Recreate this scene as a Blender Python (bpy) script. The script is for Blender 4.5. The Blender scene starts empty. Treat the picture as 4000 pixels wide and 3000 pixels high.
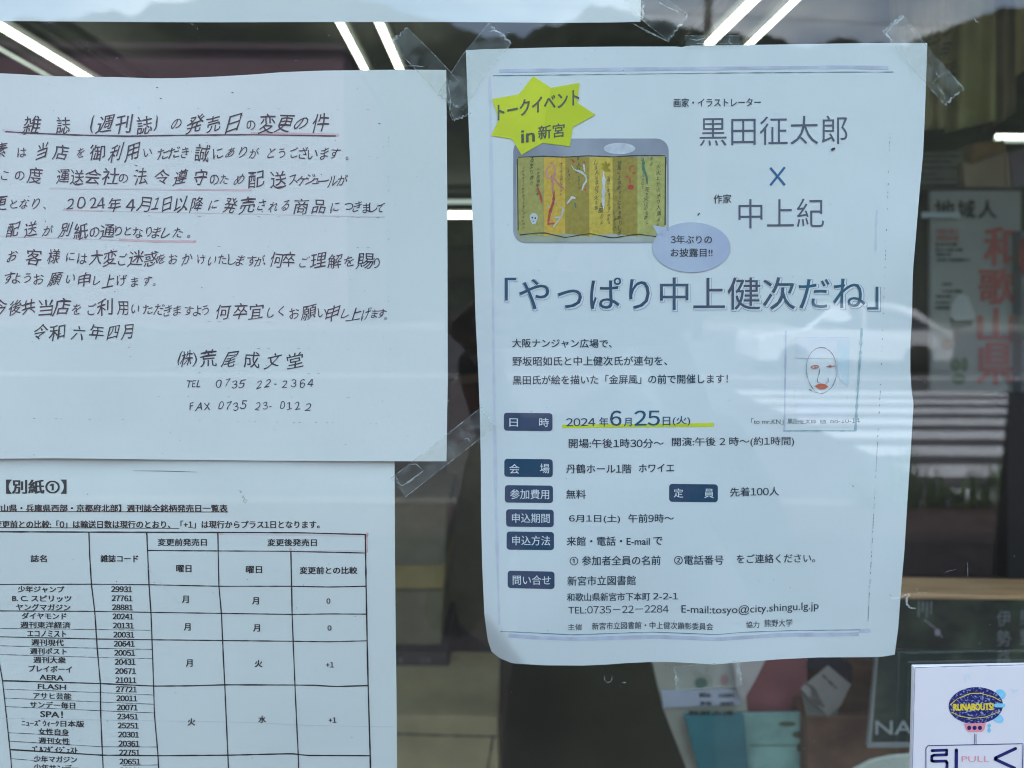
import bpy, bmesh, math, random
from mathutils import Vector, Matrix, noise as mnoise
R = math.radians
random.seed(7)
S = bpy.context.scene
COL = S.collection

# ------------------------------------------------------------------ camera
F_PX = 2890.0                       # focal length in photograph pixels (4000 wide)
CAM = Vector((0.0, -0.36, 1.65))
PITCH, ROLL = R(7.4), R(0.27)
cd = bpy.data.cameras.new('camera'); cam = bpy.data.objects.new('camera', cd); COL.objects.link(cam)
cd.sensor_width = 36.0; cd.lens = 36.0 * F_PX / 4000.0
cd.clip_start = 0.01; cd.clip_end = 2000
ROT = (Matrix.Rotation(R(90) - PITCH, 3, 'X') @ Matrix.Rotation(ROLL, 3, 'Z'))
cam.matrix_world = Matrix.Translation(CAM) @ ROT.to_4x4()
cd.dof.use_dof = True; cd.dof.focus_distance = 0.362
cd.dof.aperture_fstop = cd.lens / 3.0 * 1.02
cd.dof.aperture_blades = 0
S.camera = cam

# ------------------------------------------------------------------ sky, sun, exposure
SUN_EL, SUN_AZ = R(52), R(-35)      # the sun stands behind the shop, to the left
sv = Vector((math.sin(SUN_AZ) * math.cos(SUN_EL), math.cos(SUN_AZ) * math.cos(SUN_EL), math.sin(SUN_EL)))
W = bpy.data.worlds.new('World'); S.world = W; W.use_nodes = True
nt = W.node_tree; nt.nodes.clear(); N = nt.nodes.new; L = nt.links.new
wo = N('ShaderNodeOutputWorld'); bg = N('ShaderNodeBackground'); bg.inputs[1].default_value = 0.15
sky = N('ShaderNodeTexSky'); sky.sky_type = 'NISHITA'; sky.sun_disc = False
sky.sun_elevation = SUN_EL; sky.sun_rotation = SUN_AZ; sky.dust_density = 2.0; sky.ozone_density = 2.5
tc = N('ShaderNodeTexCoord'); mp = N('ShaderNodeMapping'); mp.inputs['Scale'].default_value = (1, 1, 2.6)
nz = N('ShaderNodeTexNoise'); nz.inputs['Scale'].default_value = 3.1; nz.inputs['Detail'].default_value = 7; nz.inputs['Roughness'].default_value = 0.55
rp = N('ShaderNodeValToRGB'); rp.color_ramp.elements[0].position = 0.33; rp.color_ramp.elements[1].position = 0.55
nz2 = N('ShaderNodeTexNoise'); nz2.inputs['Scale'].default_value = 5.0; nz2.inputs['Detail'].default_value = 5
rp2 = N('ShaderNodeValToRGB')
rp2.color_ramp.elements[0].position = 0.46; rp2.color_ramp.elements[0].color = (3.5, 4.5, 6.2, 1)
rp2.color_ramp.elements[1].position = 0.76; rp2.color_ramp.elements[1].color = (10.6, 10.7, 10.5, 1)
mx = N('ShaderNodeMixRGB')
L(tc.outputs['Generated'], mp.inputs[0]); L(mp.outputs[0], nz.inputs['Vector']); L(mp.outputs[0], nz2.inputs['Vector'])
L(nz.outputs[0], rp.inputs[0]); L(nz2.outputs[0], rp2.inputs[0])
L(rp.outputs[0], mx.inputs[0]); L(sky.outputs[0], mx.inputs[1]); L(rp2.outputs[0], mx.inputs[2])
L(mx.outputs[0], bg.inputs[0]); L(bg.outputs[0], wo.inputs[0])
sl = bpy.data.lights.new('sun', 'SUN'); sl.energy = 3.0; sl.angle = R(2); sl.color = (1.0, 0.95, 0.88)
so = bpy.data.objects.new('sun', sl); COL.objects.link(so); so.rotation_euler = sv.to_track_quat('Z', 'Y').to_euler(); so.location = sv * 30

S.view_settings.view_transform = 'Standard'; S.view_settings.look = 'None'
S.view_settings.gamma = 1; S.view_settings.use_curve_mapping = False
S.view_settings.exposure = 1.80
S.render.engine = 'CYCLES'
S.cycles.use_denoising = True; S.cycles.filter_width = 1.05; S.cycles.denoising_prefilter = 'ACCURATE'; S.cycles.use_adaptive_sampling = False
S.cycles.max_bounces = 10; S.cycles.transparent_max_bounces = 24
S.cycles.diffuse_bounces = 4; S.cycles.glossy_bounces = 4
S.cycles.caustics_reflective = False; S.cycles.caustics_refractive = False
S.cycles.sample_clamp_indirect = 6.0

# ------------------------------------------------------------------ helpers
def ray(px, py):
    return (ROT @ Vector(((px - 2000) / F_PX, (1500 - py) / F_PX, -1.0)))
def P(px, py, y=0.0):
    """the point of the vertical plane at depth y (the glass is y = 0) seen at photograph pixel px, py"""
    d = ray(px, py); t = (y - CAM.y) / d.y
    return CAM + d * t
def PZ(px, py, z):
    d = ray(px, py); t = (z - CAM.z) / d.z
    return CAM + d * t
def PM(px, py, dist):
    """a point outdoors at distance dist from the camera's mirror image, seen mirrored in the glass"""
    v = P(px, py, CAM.y + dist); return Vector((v.x, -v.y, v.z))

def mat(name, col, rough=0.7, metal=0.0, spec=0.4, var=0.0, scale=20.0, bump=0.0, bscale=80.0, emit=None, coords='Object', coat=0.0, col2=None, ramp=(0.35, 0.65)):
    m = bpy.data.materials.new(name); m.use_nodes = True
    n = m.node_tree; b = n.nodes['Principled BSDF']
    b.inputs['Base Color'].default_value = (*col, 1); b.inputs['Roughness'].default_value = rough
    b.inputs['Metallic'].default_value = metal; b.inputs['Specular IOR Level'].default_value = spec
    b.inputs['Coat Weight'].default_value = coat
    if emit:
        b.inputs['Emission Color'].default_value = (*emit[0], 1); b.inputs['Emission Strength'].default_value = emit[1]
    if var or bump or col2:
        t = n.nodes.new('ShaderNodeTexCoord')
    if var or col2:
        q = n.nodes.new('ShaderNodeTexNoise'); q.inputs['Scale'].default_value = scale; q.inputs['Detail'].default_value = 6
        n.links.new(t.outputs[coords], q.inputs['Vector'])
        r = n.nodes.new('ShaderNodeValToRGB')
        r.color_ramp.elements[0].position, r.color_ramp.elements[1].position = ramp
        a = col; c2 = col2 or tuple(min(1, c * (1 + var)) for c in col)
        if not col2: a = tuple(c * (1 - var) for c in col)
        r.color_ramp.elements[0].color = (*a, 1); r.color_ramp.elements[1].color = (*c2, 1)
        n.links.new(q.outputs[0], r.inputs[0]); n.links.new(r.outputs[0], b.inputs['Base Color'])
    if bump:
        q = n.nodes.new('ShaderNodeTexNoise'); q.inputs['Scale'].default_value = bscale; q.inputs['Detail'].default_value = 5
        n.links.new(t.outputs[coords], q.inputs['Vector'])
        bb = n.nodes.new('ShaderNodeBump'); bb.inputs['Strength'].default_value = bump; bb.inputs['Distance'].default_value = 0.02
        n.links.new(q.outputs[0], bb.inputs['Height']); n.links.new(bb.outputs[0], b.inputs['Normal'])
    return m

def mk(name, verts, faces, m, parent=None, smooth=False, mats=None, fm=None):
    me = bpy.data.meshes.new(name); me.from_pydata([tuple(v) for v in verts], [], faces); me.update()
    o = bpy.data.objects.new(name, me); COL.objects.link(o)
    if mats:
        for q in mats: me.materials.append(q)
        if fm: me.polygons.foreach_set('material_index', fm)
    else: me.materials.append(m)
    if smooth: me.polygons.foreach_set('use_smooth', [True] * len(me.polygons))
    if parent is not None: o.parent = parent
    return o
def tag(o, label=None, cat=None, group=None, kind=None):
    if label: o['label'] = label
    if cat: o['category'] = cat
    if group: o['group'] = group
    if kind: o['kind'] = kind
    return o
def empty(name, label=None, cat=None, group=None):
    o = bpy.data.objects.new(name, None); o.empty_display_size = 0.02; COL.objects.link(o)
    return tag(o, label, cat, group)
def frame_pts(c, ax, ay, az, sx, sy, sz):
    return [c + ax * (sx * i) + ay * (sy * j) + az * (sz * k) for k in (-.5, .5) for j in (-.5, .5) for i in (-.5, .5)]
BF = [(0, 2, 3, 1), (4, 5, 7, 6), (0, 1, 5, 4), (2, 6, 7, 3), (0, 4, 6, 2), (1, 3, 7, 5)]
def box(name, lo, hi, m, parent=None, bev=0.0, rz=0.0, piv=None):
    lo, hi = Vector(lo), Vector(hi)
    v = [Vector((x, y, z)) for z in (lo.z, hi.z) for y in (lo.y, hi.y) for x in (lo.x, hi.x)]
    if rz:
        pv = Vector(piv) if piv else (lo + hi) / 2
        M = Matrix.Rotation(rz, 3, 'Z'); v = [M @ (p - pv) + pv for p in v]
    o = mk(name, v, BF, m, parent)
    if bev:
        b = o.modifiers.new('b', 'BEVEL'); b.width = bev; b.segments = 2; b.limit_method = 'NONE'
    return o
def slab(name, pts, y0, th, m, parent=None, bev=0.0, yy=None):
    """upright slab whose front outline is given in picture coordinates at depth y0 (or one depth per point), thickness th going away from the glass"""
    n = len(pts); f = [P(a, b, (yy[i] if yy else y0)) for i, (a, b) in enumerate(pts)]
    g = [p + Vector((0, th, 0)) for p in f]
    faces = [tuple(range(n))[::-1], tuple(range(n, 2 * n))] + [(i, (i + 1) % n, n + (i + 1) % n, n + i) for i in range(n)]
    o = mk(name, f + g, faces, m, parent)
    bm = bmesh.new(); bm.from_mesh(o.data); bmesh.ops.recalc_face_normals(bm, faces=bm.faces); bm.to_mesh(o.data); bm.free()
    if bev:
        b = o.modifiers.new('b', 'BEVEL'); b.width = bev; b.segments = 2; b.limit_method = 'ANGLE'
    return o
def rect(x0, y0, x1, y1): return [(x0, y0), (x1, y0), (x1, y1), (x0, y1)]
def tube(name, pts, r, m, parent=None, seg=8, caps=True):
    vs, fs = [], []
    pts = [Vector(p) for p in pts]
    for i, p in enumerate(pts):
        d = (pts[min(i + 1, len(pts) - 1)] - pts[max(i - 1, 0)]).normalized()
        a = d.orthogonal().normalized() if i == 0 else (a - d * a.dot(d)).normalized()
        b = d.cross(a); rr = r[i] if isinstance(r, (list, tuple)) else r
        for k in range(seg):
            t = 2 * math.pi * k / seg; vs.append(p + (a * math.cos(t) + b * math.sin(t)) * rr)
    for i in range(len(pts) - 1):
        for k in range(seg):
            fs.append((i * seg + k, i * seg + (k + 1) % seg, (i + 1) * seg + (k + 1) % seg, (i + 1) * seg + k))
    if caps: fs += [tuple(range(seg))[::-1], tuple(range((len(pts) - 1) * seg, len(pts) * seg))]
    return mk(name, vs, fs, m, parent, smooth=True)
def interp(tab, x):
    if x <= tab[0][0]: return tab[0][1]
    for (a, b), (c, d) in zip(tab, tab[1:]):
        if x <= c: return b + (d - b) * (x - a) / (c - a)
    return tab[-1][1]
def resample(poly, n):
    Ls = [0]
    for a, b in zip(poly, poly[1:]): Ls.append(Ls[-1] + math.dist(a, b))
    out, j = [], 0
    for i in range(n + 1):
        t = Ls[-1] * i / n
        while j < len(poly) - 2 and Ls[j + 1] < t: j += 1
        u = (t - Ls[j]) / max(1e-9, Ls[j + 1] - Ls[j])
        out.append((poly[j][0] + (poly[j + 1][0] - poly[j][0]) * u, poly[j][1] + (poly[j + 1][1] - poly[j][1]) * u))
    return out

# ------------------------------------------------------------------ type
_cache = {}
def glyphs(s, off=0.0):
    k = (s, off)
    if k not in _cache and any(q in '0123456789' for q in s) and not all(q in '①②' for q in s):
        # figures are set from the wide face so that they match the Japanese type
        V, F, X = [], [], 0.0
        import re as _re
        for run in _re.findall(r'[0-9]|[^0-9]+', s):
            if run in '0123456789':
                v, f, a, b, c, d = glyphs(chr(ord(run) + 0xFEE0), off); w_ = .60; sh = X + w_ / 2 - (a + b) / 2; X += w_
            elif not run.strip(): X += .3 * len(run); continue
            else:
                v, f, a, b, c, d = glyphs(run, off); sh = X
                X += (len(run) if not any(ord(q) < 256 for q in run) else b + .07 + .28 * (len(run) - len(run.rstrip())))
            n = len(V); V += [(x + sh, y) for x, y in v]; F += [tuple(q + n for q in g) for g in f]
        xs = [q[0] for q in V]; ys = [q[1] for q in V]
        _cache[k] = (V, F, min(xs), max(xs), min(ys), max(ys))
    if k not in _cache:
        c = bpy.data.curves.new('t', 'FONT'); c.body = s; c.dimensions = '2D'; c.fill_mode = 'BOTH'; c.resolution_u = 3; c.offset = off
        o = bpy.data.objects.new('t', c); me = bpy.data.meshes.new_from_object(o)
        v = [(q.co.x, q.co.y) for q in me.vertices]; f = [tuple(p.vertices) for p in me.polygons]
        xs = [a for a, b in v]; ys = [b for a, b in v]
        _cache[k] = (v, f, min(xs), max(xs), min(ys), max(ys))
        bpy.data.meshes.remove(me); bpy.data.objects.remove(o); bpy.data.curves.remove(c)
    return _cache[k]
class Print:
    """flat print collected in picture coordinates and laid on a sheet's curved surface"""
    pen = .9
    def __init__(s, depth, lift=0.00016): s.v, s.f, s.depth, s.lift = [], [], depth, lift
    def add(s, pts, faces):
        n = len(s.v); s.v += pts; s.f += [tuple(i + n for i in f) for f in faces]
    def text(s, t, x0, x1, yt, yb, slope=0.0, off=0.0, dx=0, dy=0, bend=None):
        v, f, a, b, c, d = glyphs(t, min(0, off)); em = (yb - yt) / (d - c); k = max(0, off) * em * .9
        for n_, (ox, oy) in enumerate(((0, 0),) if k < .15 else ((-k, -k * .5), (k, -k * .5), (-k, k * .5), (k, k * .5))):
            o = []
            for x, y in v:
                u = (x - a) / (b - a); X = x0 + u * (x1 - x0)
                o.append((X + dx + ox, yb - (y - c) / (d - c) * (yb - yt) + slope * u + dy + oy + (interp(bend, X) if bend else 0), n_ * 1e-5))
            s.add(o, f)
    def hand(s, t, cx, cy, size=60, off=0.0):
        """one brushed or penned character, tilted and uneven"""
        if t in '0123456789': t = chr(ord(t) + 0xFEE0)
        v, f, a, b, c, d = glyphs(t, min(0, off))
        r = random.uniform(-.12, .05); sh = random.uniform(.0, .24); sc = size * random.uniform(.88, 1.08); sx = random.uniform(.80, 1.04)
        mx_, my_ = (a + b) / 2, (c + d) / 2; k = random.uniform(0, 9); o = []
        for x, y in v:
            X, Y = (x - mx_) * sx, (y - my_)
            X += .055 * math.sin(Y * 4 + k) + .012 * math.sin(Y * 11 + X * 5 + k); Y += .06 * math.sin(X * 3.6 + k * 2) + .012 * math.sin(X * 10 - Y * 4 + k)
            X += sh * Y; Y += .16 * X
            X, Y = X * math.cos(r) - Y * math.sin(r), X * math.sin(r) + Y * math.cos(r)
            o.append((cx + X * sc, cy - Y * sc))
        w_ = s.pen * random.uniform(.3, 1.5) * size / 60
        for n_, (ox, oy) in enumerate(((-w_, 0), (w_, w_ * .4), (0, -w_))):
            s.add([(x + ox, y + oy, n_ * 1e-5) for x, y in o], f)
    def line(s, pts, w, seg=60, jit=0.0, taper=False):
        L_ = sum(math.dist(a, b) for a, b in zip(pts, pts[1:])); n = max(2, int(L_ / seg) + 1)
        q = resample(pts, n) if n > len(pts) else resample(pts, max(n, len(pts) * 3)); n = len(q) - 1; o = []
        for i, p in enumerate(q):
            a, b = q[max(0, i - 1)], q[min(n, i + 1)]; dx, dy = b[0] - a[0], b[1] - a[1]; l = math.hypot(dx, dy) or 1
            h = w / 2 * (1 + random.uniform(-jit, jit))
            if taper: h *= math.sin(math.pi * (i + .4) / (n + .8)) ** .5
            o += [(p[0] - dy / l * h, p[1] + dx / l * h), (p[0] + dy / l * h, p[1] - dx / l * h)]
        s.add(o, [(2 * i, 2 * i + 1, 2 * i + 3, 2 * i + 2) for i in range(n)])
    def dashes(s, a, b, n, w, p=.6, ln=.5):
        for i in range(n):
            if random.random() > p: continue
            t = i / n; u = min(1, t + ln * random.random() / n)
            s.line([(a[0] + (b[0] - a[0]) * t, a[1] + (b[1] - a[1]) * t), (a[0] + (b[0] - a[0]) * u, a[1] + (b[1] - a[1]) * u)], w * random.uniform(.6, 1.3), seg=400)
    def poly(s, pts): s.add(list(pts), [tuple(range(len(pts)))])
    def grid(s, x0, y0, x1, y1, nx, ny, wob=None):
        o = []
        for j in range(ny + 1):
            for i in range(nx + 1):
                x = x0 + (x1 - x0) * i / nx; y = y0 + (y1 - y0) * j / ny
                if wob: x, y = wob(x, y)
                o.append((x, y))
        s.add(o, [(j * (nx + 1) + i, j * (nx + 1) + i + 1, (j + 1) * (nx + 1) + i + 1, (j + 1) * (nx + 1) + i) for j in range(ny) for i in range(nx)])
    def ell(s, cx, cy, rx, ry, n=24, rings=1, rot=0):
        o = [(cx, cy)]; fs = []
        for r_ in range(1, rings + 1):
            for i in range(n):
                t = 2 * math.pi * i / n; X, Y = rx * r_ / rings * math.cos(t), ry * r_ / rings * math.sin(t)
                o.append((cx + X * math.cos(rot) - Y * math.sin(rot), cy + X * math.sin(rot) + Y * math.cos(rot)))
        for i in range(n): fs.append((0, 1 + i, 1 + (i + 1) % n))
        for r_ in range(1, rings):
            for i in range(n):
                a = 1 + (r_ - 1) * n + i; b = 1 + (r_ - 1) * n + (i + 1) % n; fs.append((a, b, b + n, a + n))
        s.add(o, fs)
    def rrect(s, x0, y0, x1, y1, r, skew=0):
        o = []
        for cx, cy, a0 in ((x1 - r, y0 + r, -90), (x1 - r, y1 - r, 0), (x0 + r, y1 - r, 90), (x0 + r, y0 + r, 180)):
            for k in range(6):
                t = R(a0 + 18 * k); X = cx + r * math.cos(t); o.append((X, cy + r * math.sin(t) + skew * (X - x0) / (x1 - x0)))
        s.poly(o)
    def build(s, name, m, parent, label=None, kind=None, lift=None):
        l = s.lift if lift is None else lift
        fine = any(max(s.v[i][0] for i in f) - min(s.v[i][0] for i in f) > 34 or max(s.v[i][1] for i in f) - min(s.v[i][1] for i in f) > 34 for f in s.f)
        if fine:
            bm = bmesh.new(); bv = [bm.verts.new((q[0], q[1], (q[2] if len(q) > 2 else 0) * 1e3)) for q in s.v]
            for f in s.f:
                try: bm.faces.new([bv[i] for i in f])
                except ValueError: pass
            for _ in range(5):
                bmesh.ops.triangulate(bm, faces=[f for f in bm.faces if len(f.verts) > 3])
                le = [e for e in bm.edges if e.calc_length() > 30]
                if not le: break
                bmesh.ops.subdivide_edges(bm, edges=le, cuts=1)
            bmesh.ops.triangulate(bm, faces=[f for f in bm.faces if len(f.verts) > 3])
            bm.verts.index_update(); s.v = [(v.co.x, v.co.y, v.co.z * 1e-3) for v in bm.verts]; s.f = [tuple(v.index for v in f.verts) for f in bm.faces]; bm.free()
        vs = [P(q[0], q[1], s.depth(q[0], q[1]) - l - (q[2] if len(q) > 2 else 0)) for q in s.v]
        o = mk(name, vs, s.f, m, parent)
        if label: o['label'] = label
        if kind: o['kind'] = kind
        return o

def sheet(name, top, bottom, left, right, depth, m, parent, nx=56, ny=76, th=0.00012):
    """a sheet of paper spanned between its four traced edges and bent by depth(px, py)"""
    T, B, Lf, Rt = resample(top, nx), resample(bottom, nx), resample(left, ny), resample(right, ny)
    vs, fs = [], []
    for j in range(ny + 1):
        v = j / ny
        for i in range(nx + 1):
            u = i / nx; q = []
            for k in (0, 1):
                q.append((1 - v) * T[i][k] + v * B[i][k] + (1 - u) * Lf[j][k] + u * Rt[j][k]
                         - ((1 - u) * (1 - v) * T[0][k] + u * (1 - v) * T[-1][k] + (1 - u) * v * B[0][k] + u * v * B[-1][k]))
            vs.append(P(q[0], q[1], depth(q[0], q[1])))
    n = len(vs); w = nx + 1
    for j in range(ny):
        for i in range(nx): fs.append((j * w + i, j * w + i + 1, (j + 1) * w + i + 1, (j + 1) * w + i))
    back = [v + Vector((0, th, 0)) for v in vs]
    bf = [tuple(q + n for q in f)[::-1] for f in fs]
    rim = [j * w for j in range(ny + 1)] + [ny * w + i for i in range(1, w)] + [j * w + nx for j in range(ny - 1, -1, -1)] + [i for i in range(nx - 1, 0, -1)]
    rf = [(rim[k], rim[(k + 1) % len(rim)], rim[(k + 1) % len(rim)] + n, rim[k] + n) for k in range(len(rim))]
    k0 = len(vs + back); rv = [(vs + back)[q] for q in rim] + [(vs + back)[q + n] for q in rim]; k_ = len(rim)
    rf = [(k0 + i, k0 + (i + 1) % k_, k0 + k_ + (i + 1) % k_, k0 + k_ + i) for i in range(k_)]
    return mk(name, vs + back + rv, fs + bf + rf, m, parent, smooth=True)
def sstep(a, b, x):
    t = max(0, min(1, (x - a) / (b - a))); return t * t * (3 - 2 * t)

# ------------------------------------------------------------------ materials
def glass_mat():
    m = bpy.data.materials.new('window_glass'); m.use_nodes = True; n = m.node_tree; n.nodes.clear()
    o = n.nodes.new('ShaderNodeOutputMaterial'); mixs = n.nodes.new('ShaderNodeMixShader')
    tr = n.nodes.new('ShaderNodeBsdfTransparent'); tr.inputs[0].default_value = (0.955, 0.985, 0.975, 1)
    gl = n.nodes.new('ShaderNodeBsdfGlossy'); gl.inputs['Roughness'].default_value = 0.0; gl.inputs[0].default_value = (1, 1, 1, 1)
    lw = n.nodes.new('ShaderNodeLayerWeight'); lw.inputs[0].default_value = 0.5
    p5 = n.nodes.new('ShaderNodeMath'); p5.operation = 'POWER'; p5.inputs[1].default_value = 5.0
    ma = n.nodes.new('ShaderNodeMath'); ma.operation = 'MULTIPLY_ADD'; ma.inputs[1].default_value = 0.94; ma.inputs[2].default_value = 0.037
    n.links.new(lw.outputs['Facing'], p5.inputs[0]); n.links.new(p5.outputs[0], ma.inputs[0])
    n.links.new(ma.outputs[0], mixs.inputs[0]); n.links.new(tr.outputs[0], mixs.inputs[1]); n.links.new(gl.outputs[0], mixs.inputs[2])
    df = n.nodes.new('ShaderNodeBsdfDiffuse'); df.inputs[0].default_value = (.80, .70, .58, 1)      # thin dust film, added so its warm haze lifts the dark interior
    m2 = n.nodes.new('ShaderNodeMixShader'); t = n.nodes.new('ShaderNodeTexCoord'); q = n.nodes.new('ShaderNodeTexNoise'); q.inputs['Scale'].default_value = 9; q.inputs['Detail'].default_value = 8
    n.links.new(t.outputs['Object'], q.inputs['Vector']); mr = n.nodes.new('ShaderNodeMapRange'); mr.inputs[1].default_value = .3; mr.inputs[2].default_value = .75; mr.inputs[3].default_value = .003; mr.inputs[4].default_value = .012
    n.links.new(q.outputs[0], mr.inputs[0]); n.links.new(mr.outputs[0], m2.inputs[0]); n.links.new(mixs.outputs[0], m2.inputs[1]); n.links.new(df.outputs[0], m2.inputs[2])
    n.links.new(m2.outputs[0], o.inputs[0]); return m
def film_mat(name, fac, col=(.85, .9, .88), rough=.35, scale=60, spread=.5):
    """clear film: mostly see-through, a little milky and shiny"""
    m = bpy.data.materials.new(name); m.use_nodes = True; n = m.node_tree; b = n.nodes['Principled BSDF']; o = n.nodes['Material Output']
    b.inputs['Base Color'].default_value = (*col, 1); b.inputs['Roughness'].default_value = rough
    mixs = n.nodes.new('ShaderNodeMixShader'); tr = n.nodes.new('ShaderNodeBsdfTransparent'); tr.inputs[0].default_value = (.96, .96, .94, 1)
    t = n.nodes.new('ShaderNodeTexCoord'); q = n.nodes.new('ShaderNodeTexNoise'); q.inputs['Scale'].default_value = scale; q.inputs['Detail'].default_value = 8; q.inputs['Distortion'].default_value = 1.0
    n.links.new(t.outputs['Object'], q.inputs['Vector'])
    r = n.nodes.new('ShaderNodeMapRange'); r.inputs[1].default_value = .35; r.inputs[2].default_value = .75; r.inputs[3].default_value = fac * (1 - spread); r.inputs[4].default_value = fac * (1 + spread * 1.6)
    n.links.new(q.outputs[0], r.inputs[0]); n.links.new(r.outputs[0], mixs.inputs[0]); n.links.new(tr.outputs[0], mixs.inputs[1]); n.links.new(b.outputs[0], mixs.inputs[2]); n.links.new(mixs.outputs[0], o.inputs[0])
    return m
M_GLASS = glass_mat()
M_TAPE = film_mat('clear_tape', .075, (.8, .88, .88), .3, 90, .7)
M_TAPE_HIGHLIGHT = film_mat('tape_highlight', .25, (.85, .92, .92), .25, 300, .8)  # whiter film that stands in for the highlight on tape edges
M_CURL = film_mat('tape_scrap', .30, (.85, .92, .9), .25, 200, .5)
M_PAPER = mat('copy_paper', (.80, .815, .79), .85, var=.028, scale=11, bump=.02, bscale=300)
M_PAPER2 = mat('copy_paper_b', (.78, .80, .77), .85, var=.028, scale=11, bump=.02, bscale=300)
M_PAPER3 = mat('poster_paper', (.785, .82, .82), .8, var=.028, scale=11, bump=.02, bscale=300)
M_INK = mat('pen_ink', (.008, .013, .026), .6, col2=(.018, .018, .055), scale=18)
M_INK_RED = mat('pen_ink_reddish', (.09, .01, .05), .6, col2=(.03, .02, .06), scale=60)
M_TONER = mat('toner', (.012, .011, .016), .5)
M_TONER_THIN = mat('toner_thin', (.04, .04, .055), .5)
M_FAINT = mat('faint_toner', (.42, .43, .46), .8)
M_PINK = mat('pink_marker', (.78, .52, .53), .85, var=.08, scale=60)
M_PINK2 = mat('faint_pink_marker', (.77, .68, .70), .85, var=.04, scale=60)
M_PRINT = mat('printed_slate', (.07, .078, .13), .55, col2=(.01, .11, .19), scale=14, ramp=(.42, .58))
M_PRINT_D = mat('printed_dark', (.035, .04, .07), .55, col2=(.014, .05, .09), scale=14, ramp=(.42, .58))
M_NAME = mat('printed_grey', (.11, .11, .17), .55, col2=(.08, .11, .17), scale=14)
M_HALO = mat('outline_grey', (.30, .34, .42), .7)
M_LILAC = mat('lilac_print', (.59, .61, .73), .8, var=.12, scale=120)
M_LILAC_F = mat('faint_lilac_print', (.70, .72, .79), .8, var=.04, scale=150)
M_TEAL_LINE = mat('teal_line', (.12, .27, .36), .7)
M_BADGE = mat('badge_print', (.065, .08, .15), .55, col2=(.01, .065, .13), scale=38, ramp=(.38, .62))
M_WHITE_P = mat('white_print', (.78, .82, .86), .8)
M_YEL = mat('yellow_highlight', (.72, .76, .02), .7, var=.06, scale=30)
M_X = mat('cross_blue', (.02, .14, .32), .6)

# ------------------------------------------------------------------ building and street (large structure)
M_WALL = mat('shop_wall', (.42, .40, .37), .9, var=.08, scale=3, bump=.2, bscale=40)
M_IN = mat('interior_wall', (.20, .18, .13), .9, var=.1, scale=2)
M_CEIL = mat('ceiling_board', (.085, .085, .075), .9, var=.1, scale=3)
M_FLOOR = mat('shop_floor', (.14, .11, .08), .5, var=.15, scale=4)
GX0, GX1, GZ0, GZ1 = -1.6, 1.7, .25, 2.55
def st(o): o['kind'] = 'structure'; return o
st(box('outer_wall', (-7, .0, .0), (GX0 - .05, .2, 7), M_WALL)); st(box('outer_wall', (GX1 + .05, .0, .0), (7, .2, 7), M_WALL))
st(box('outer_wall', (GX0 - .05, .0, GZ1 + .05), (GX1 + .05, .2, 7), M_WALL)); st(box('outer_wall', (GX0 - .05, .0, 0), (GX1 + .05, .2, GZ0 - .05), M_WALL))
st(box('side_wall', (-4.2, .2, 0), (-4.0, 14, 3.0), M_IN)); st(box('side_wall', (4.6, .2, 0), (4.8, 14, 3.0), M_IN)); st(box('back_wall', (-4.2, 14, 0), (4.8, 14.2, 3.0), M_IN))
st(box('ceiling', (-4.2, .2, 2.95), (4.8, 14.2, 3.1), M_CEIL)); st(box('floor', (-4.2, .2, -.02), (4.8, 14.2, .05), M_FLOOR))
st(box('roof', (-7, .2, 6.8), (7, 14.4, 7.0), M_WALL))
M_ALU = mat('window_frame', (.10, .085, .07), .4, metal=.6)
wf = empty('window_frame', 'brown metal frame around the shop window', 'window frame')
for a, b in (((GX0 - .05, -.03, GZ0 - .05), (GX0 + .01, .05, GZ1 + .05)), ((GX1 - .01, -.03, GZ0 - .05), (GX1 + .05, .05, GZ1 + .05)),
             ((GX0 + .012, -.028, GZ0 - .05), (GX1 - .012, .048, GZ0 + .01)), ((GX0 + .012, -.028, GZ1 - .01), (GX1 - .012, .048, GZ1 + .05))):
    box('frame_bar', a, b, M_ALU, wf, .003)
gp = box('window_pane', (GX0 + .002, .0, GZ0 + .002), (GX1 - .002, .005, GZ1 - .002), M_GLASS)
tag(gp, 'large clear shop window pane that the paper notices are taped to', 'window')

# street behind the photographer, seen mirrored in the glass
M_ASPH = mat('asphalt', (.075, .07, .075), .85, var=.2, scale=2, bump=.4, bscale=60)
M_PAVE = mat('paving', (.075, .045, .04), .85, var=.25, scale=5)
M_KERB = mat('kerb_concrete', (.22, .21, .19), .85, var=.15, scale=6)
M_PAINT = mat('road_paint', (.72, .72, .74), .7, var=.10, scale=4)
st(box('ground', (-400, -400, -.5), (400, 400, -.15), mat('earth', (.07, .075, .045), .95, var=.2, scale=.3)))
st(box('road', (-150, -30, -.149), (150, -5.35, -.10), M_ASPH))
pv = st(box('pavement', (-60, -5.2, -.149), (60, .0, -.004), mat('paving_bed', (.035, .025, .024), .9)))
for i in range(11):                       # rows of red brown paving blocks
    vs, fs = [], []
    y0 = -5.19 + i * .472
    for k in range(28):
        x = -5 + k * .6 + (i % 2) * .3; n = len(vs)
        vs += [(x + a, y0 + b, z) for z in (-.02, random.uniform(-.001, .002)) for b in (0, .45) for a in (0, .58)]
        fs += [tuple(q + n for q in f) for f in BF]
    mk('paving_blocks', vs, fs, M_PAVE, pv)['kind'] = 'stuff'
st(box('kerb', (-60, -5.35, -.149), (60, -5.2, .0), M_KERB, bev=.01))
st(box('far_pavement', (-150, -36, -.149), (150, -30, .02), M_KERB))
mkx = empty('crosswalk', 'white zebra stripes painted across the road', 'crosswalk')
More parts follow.
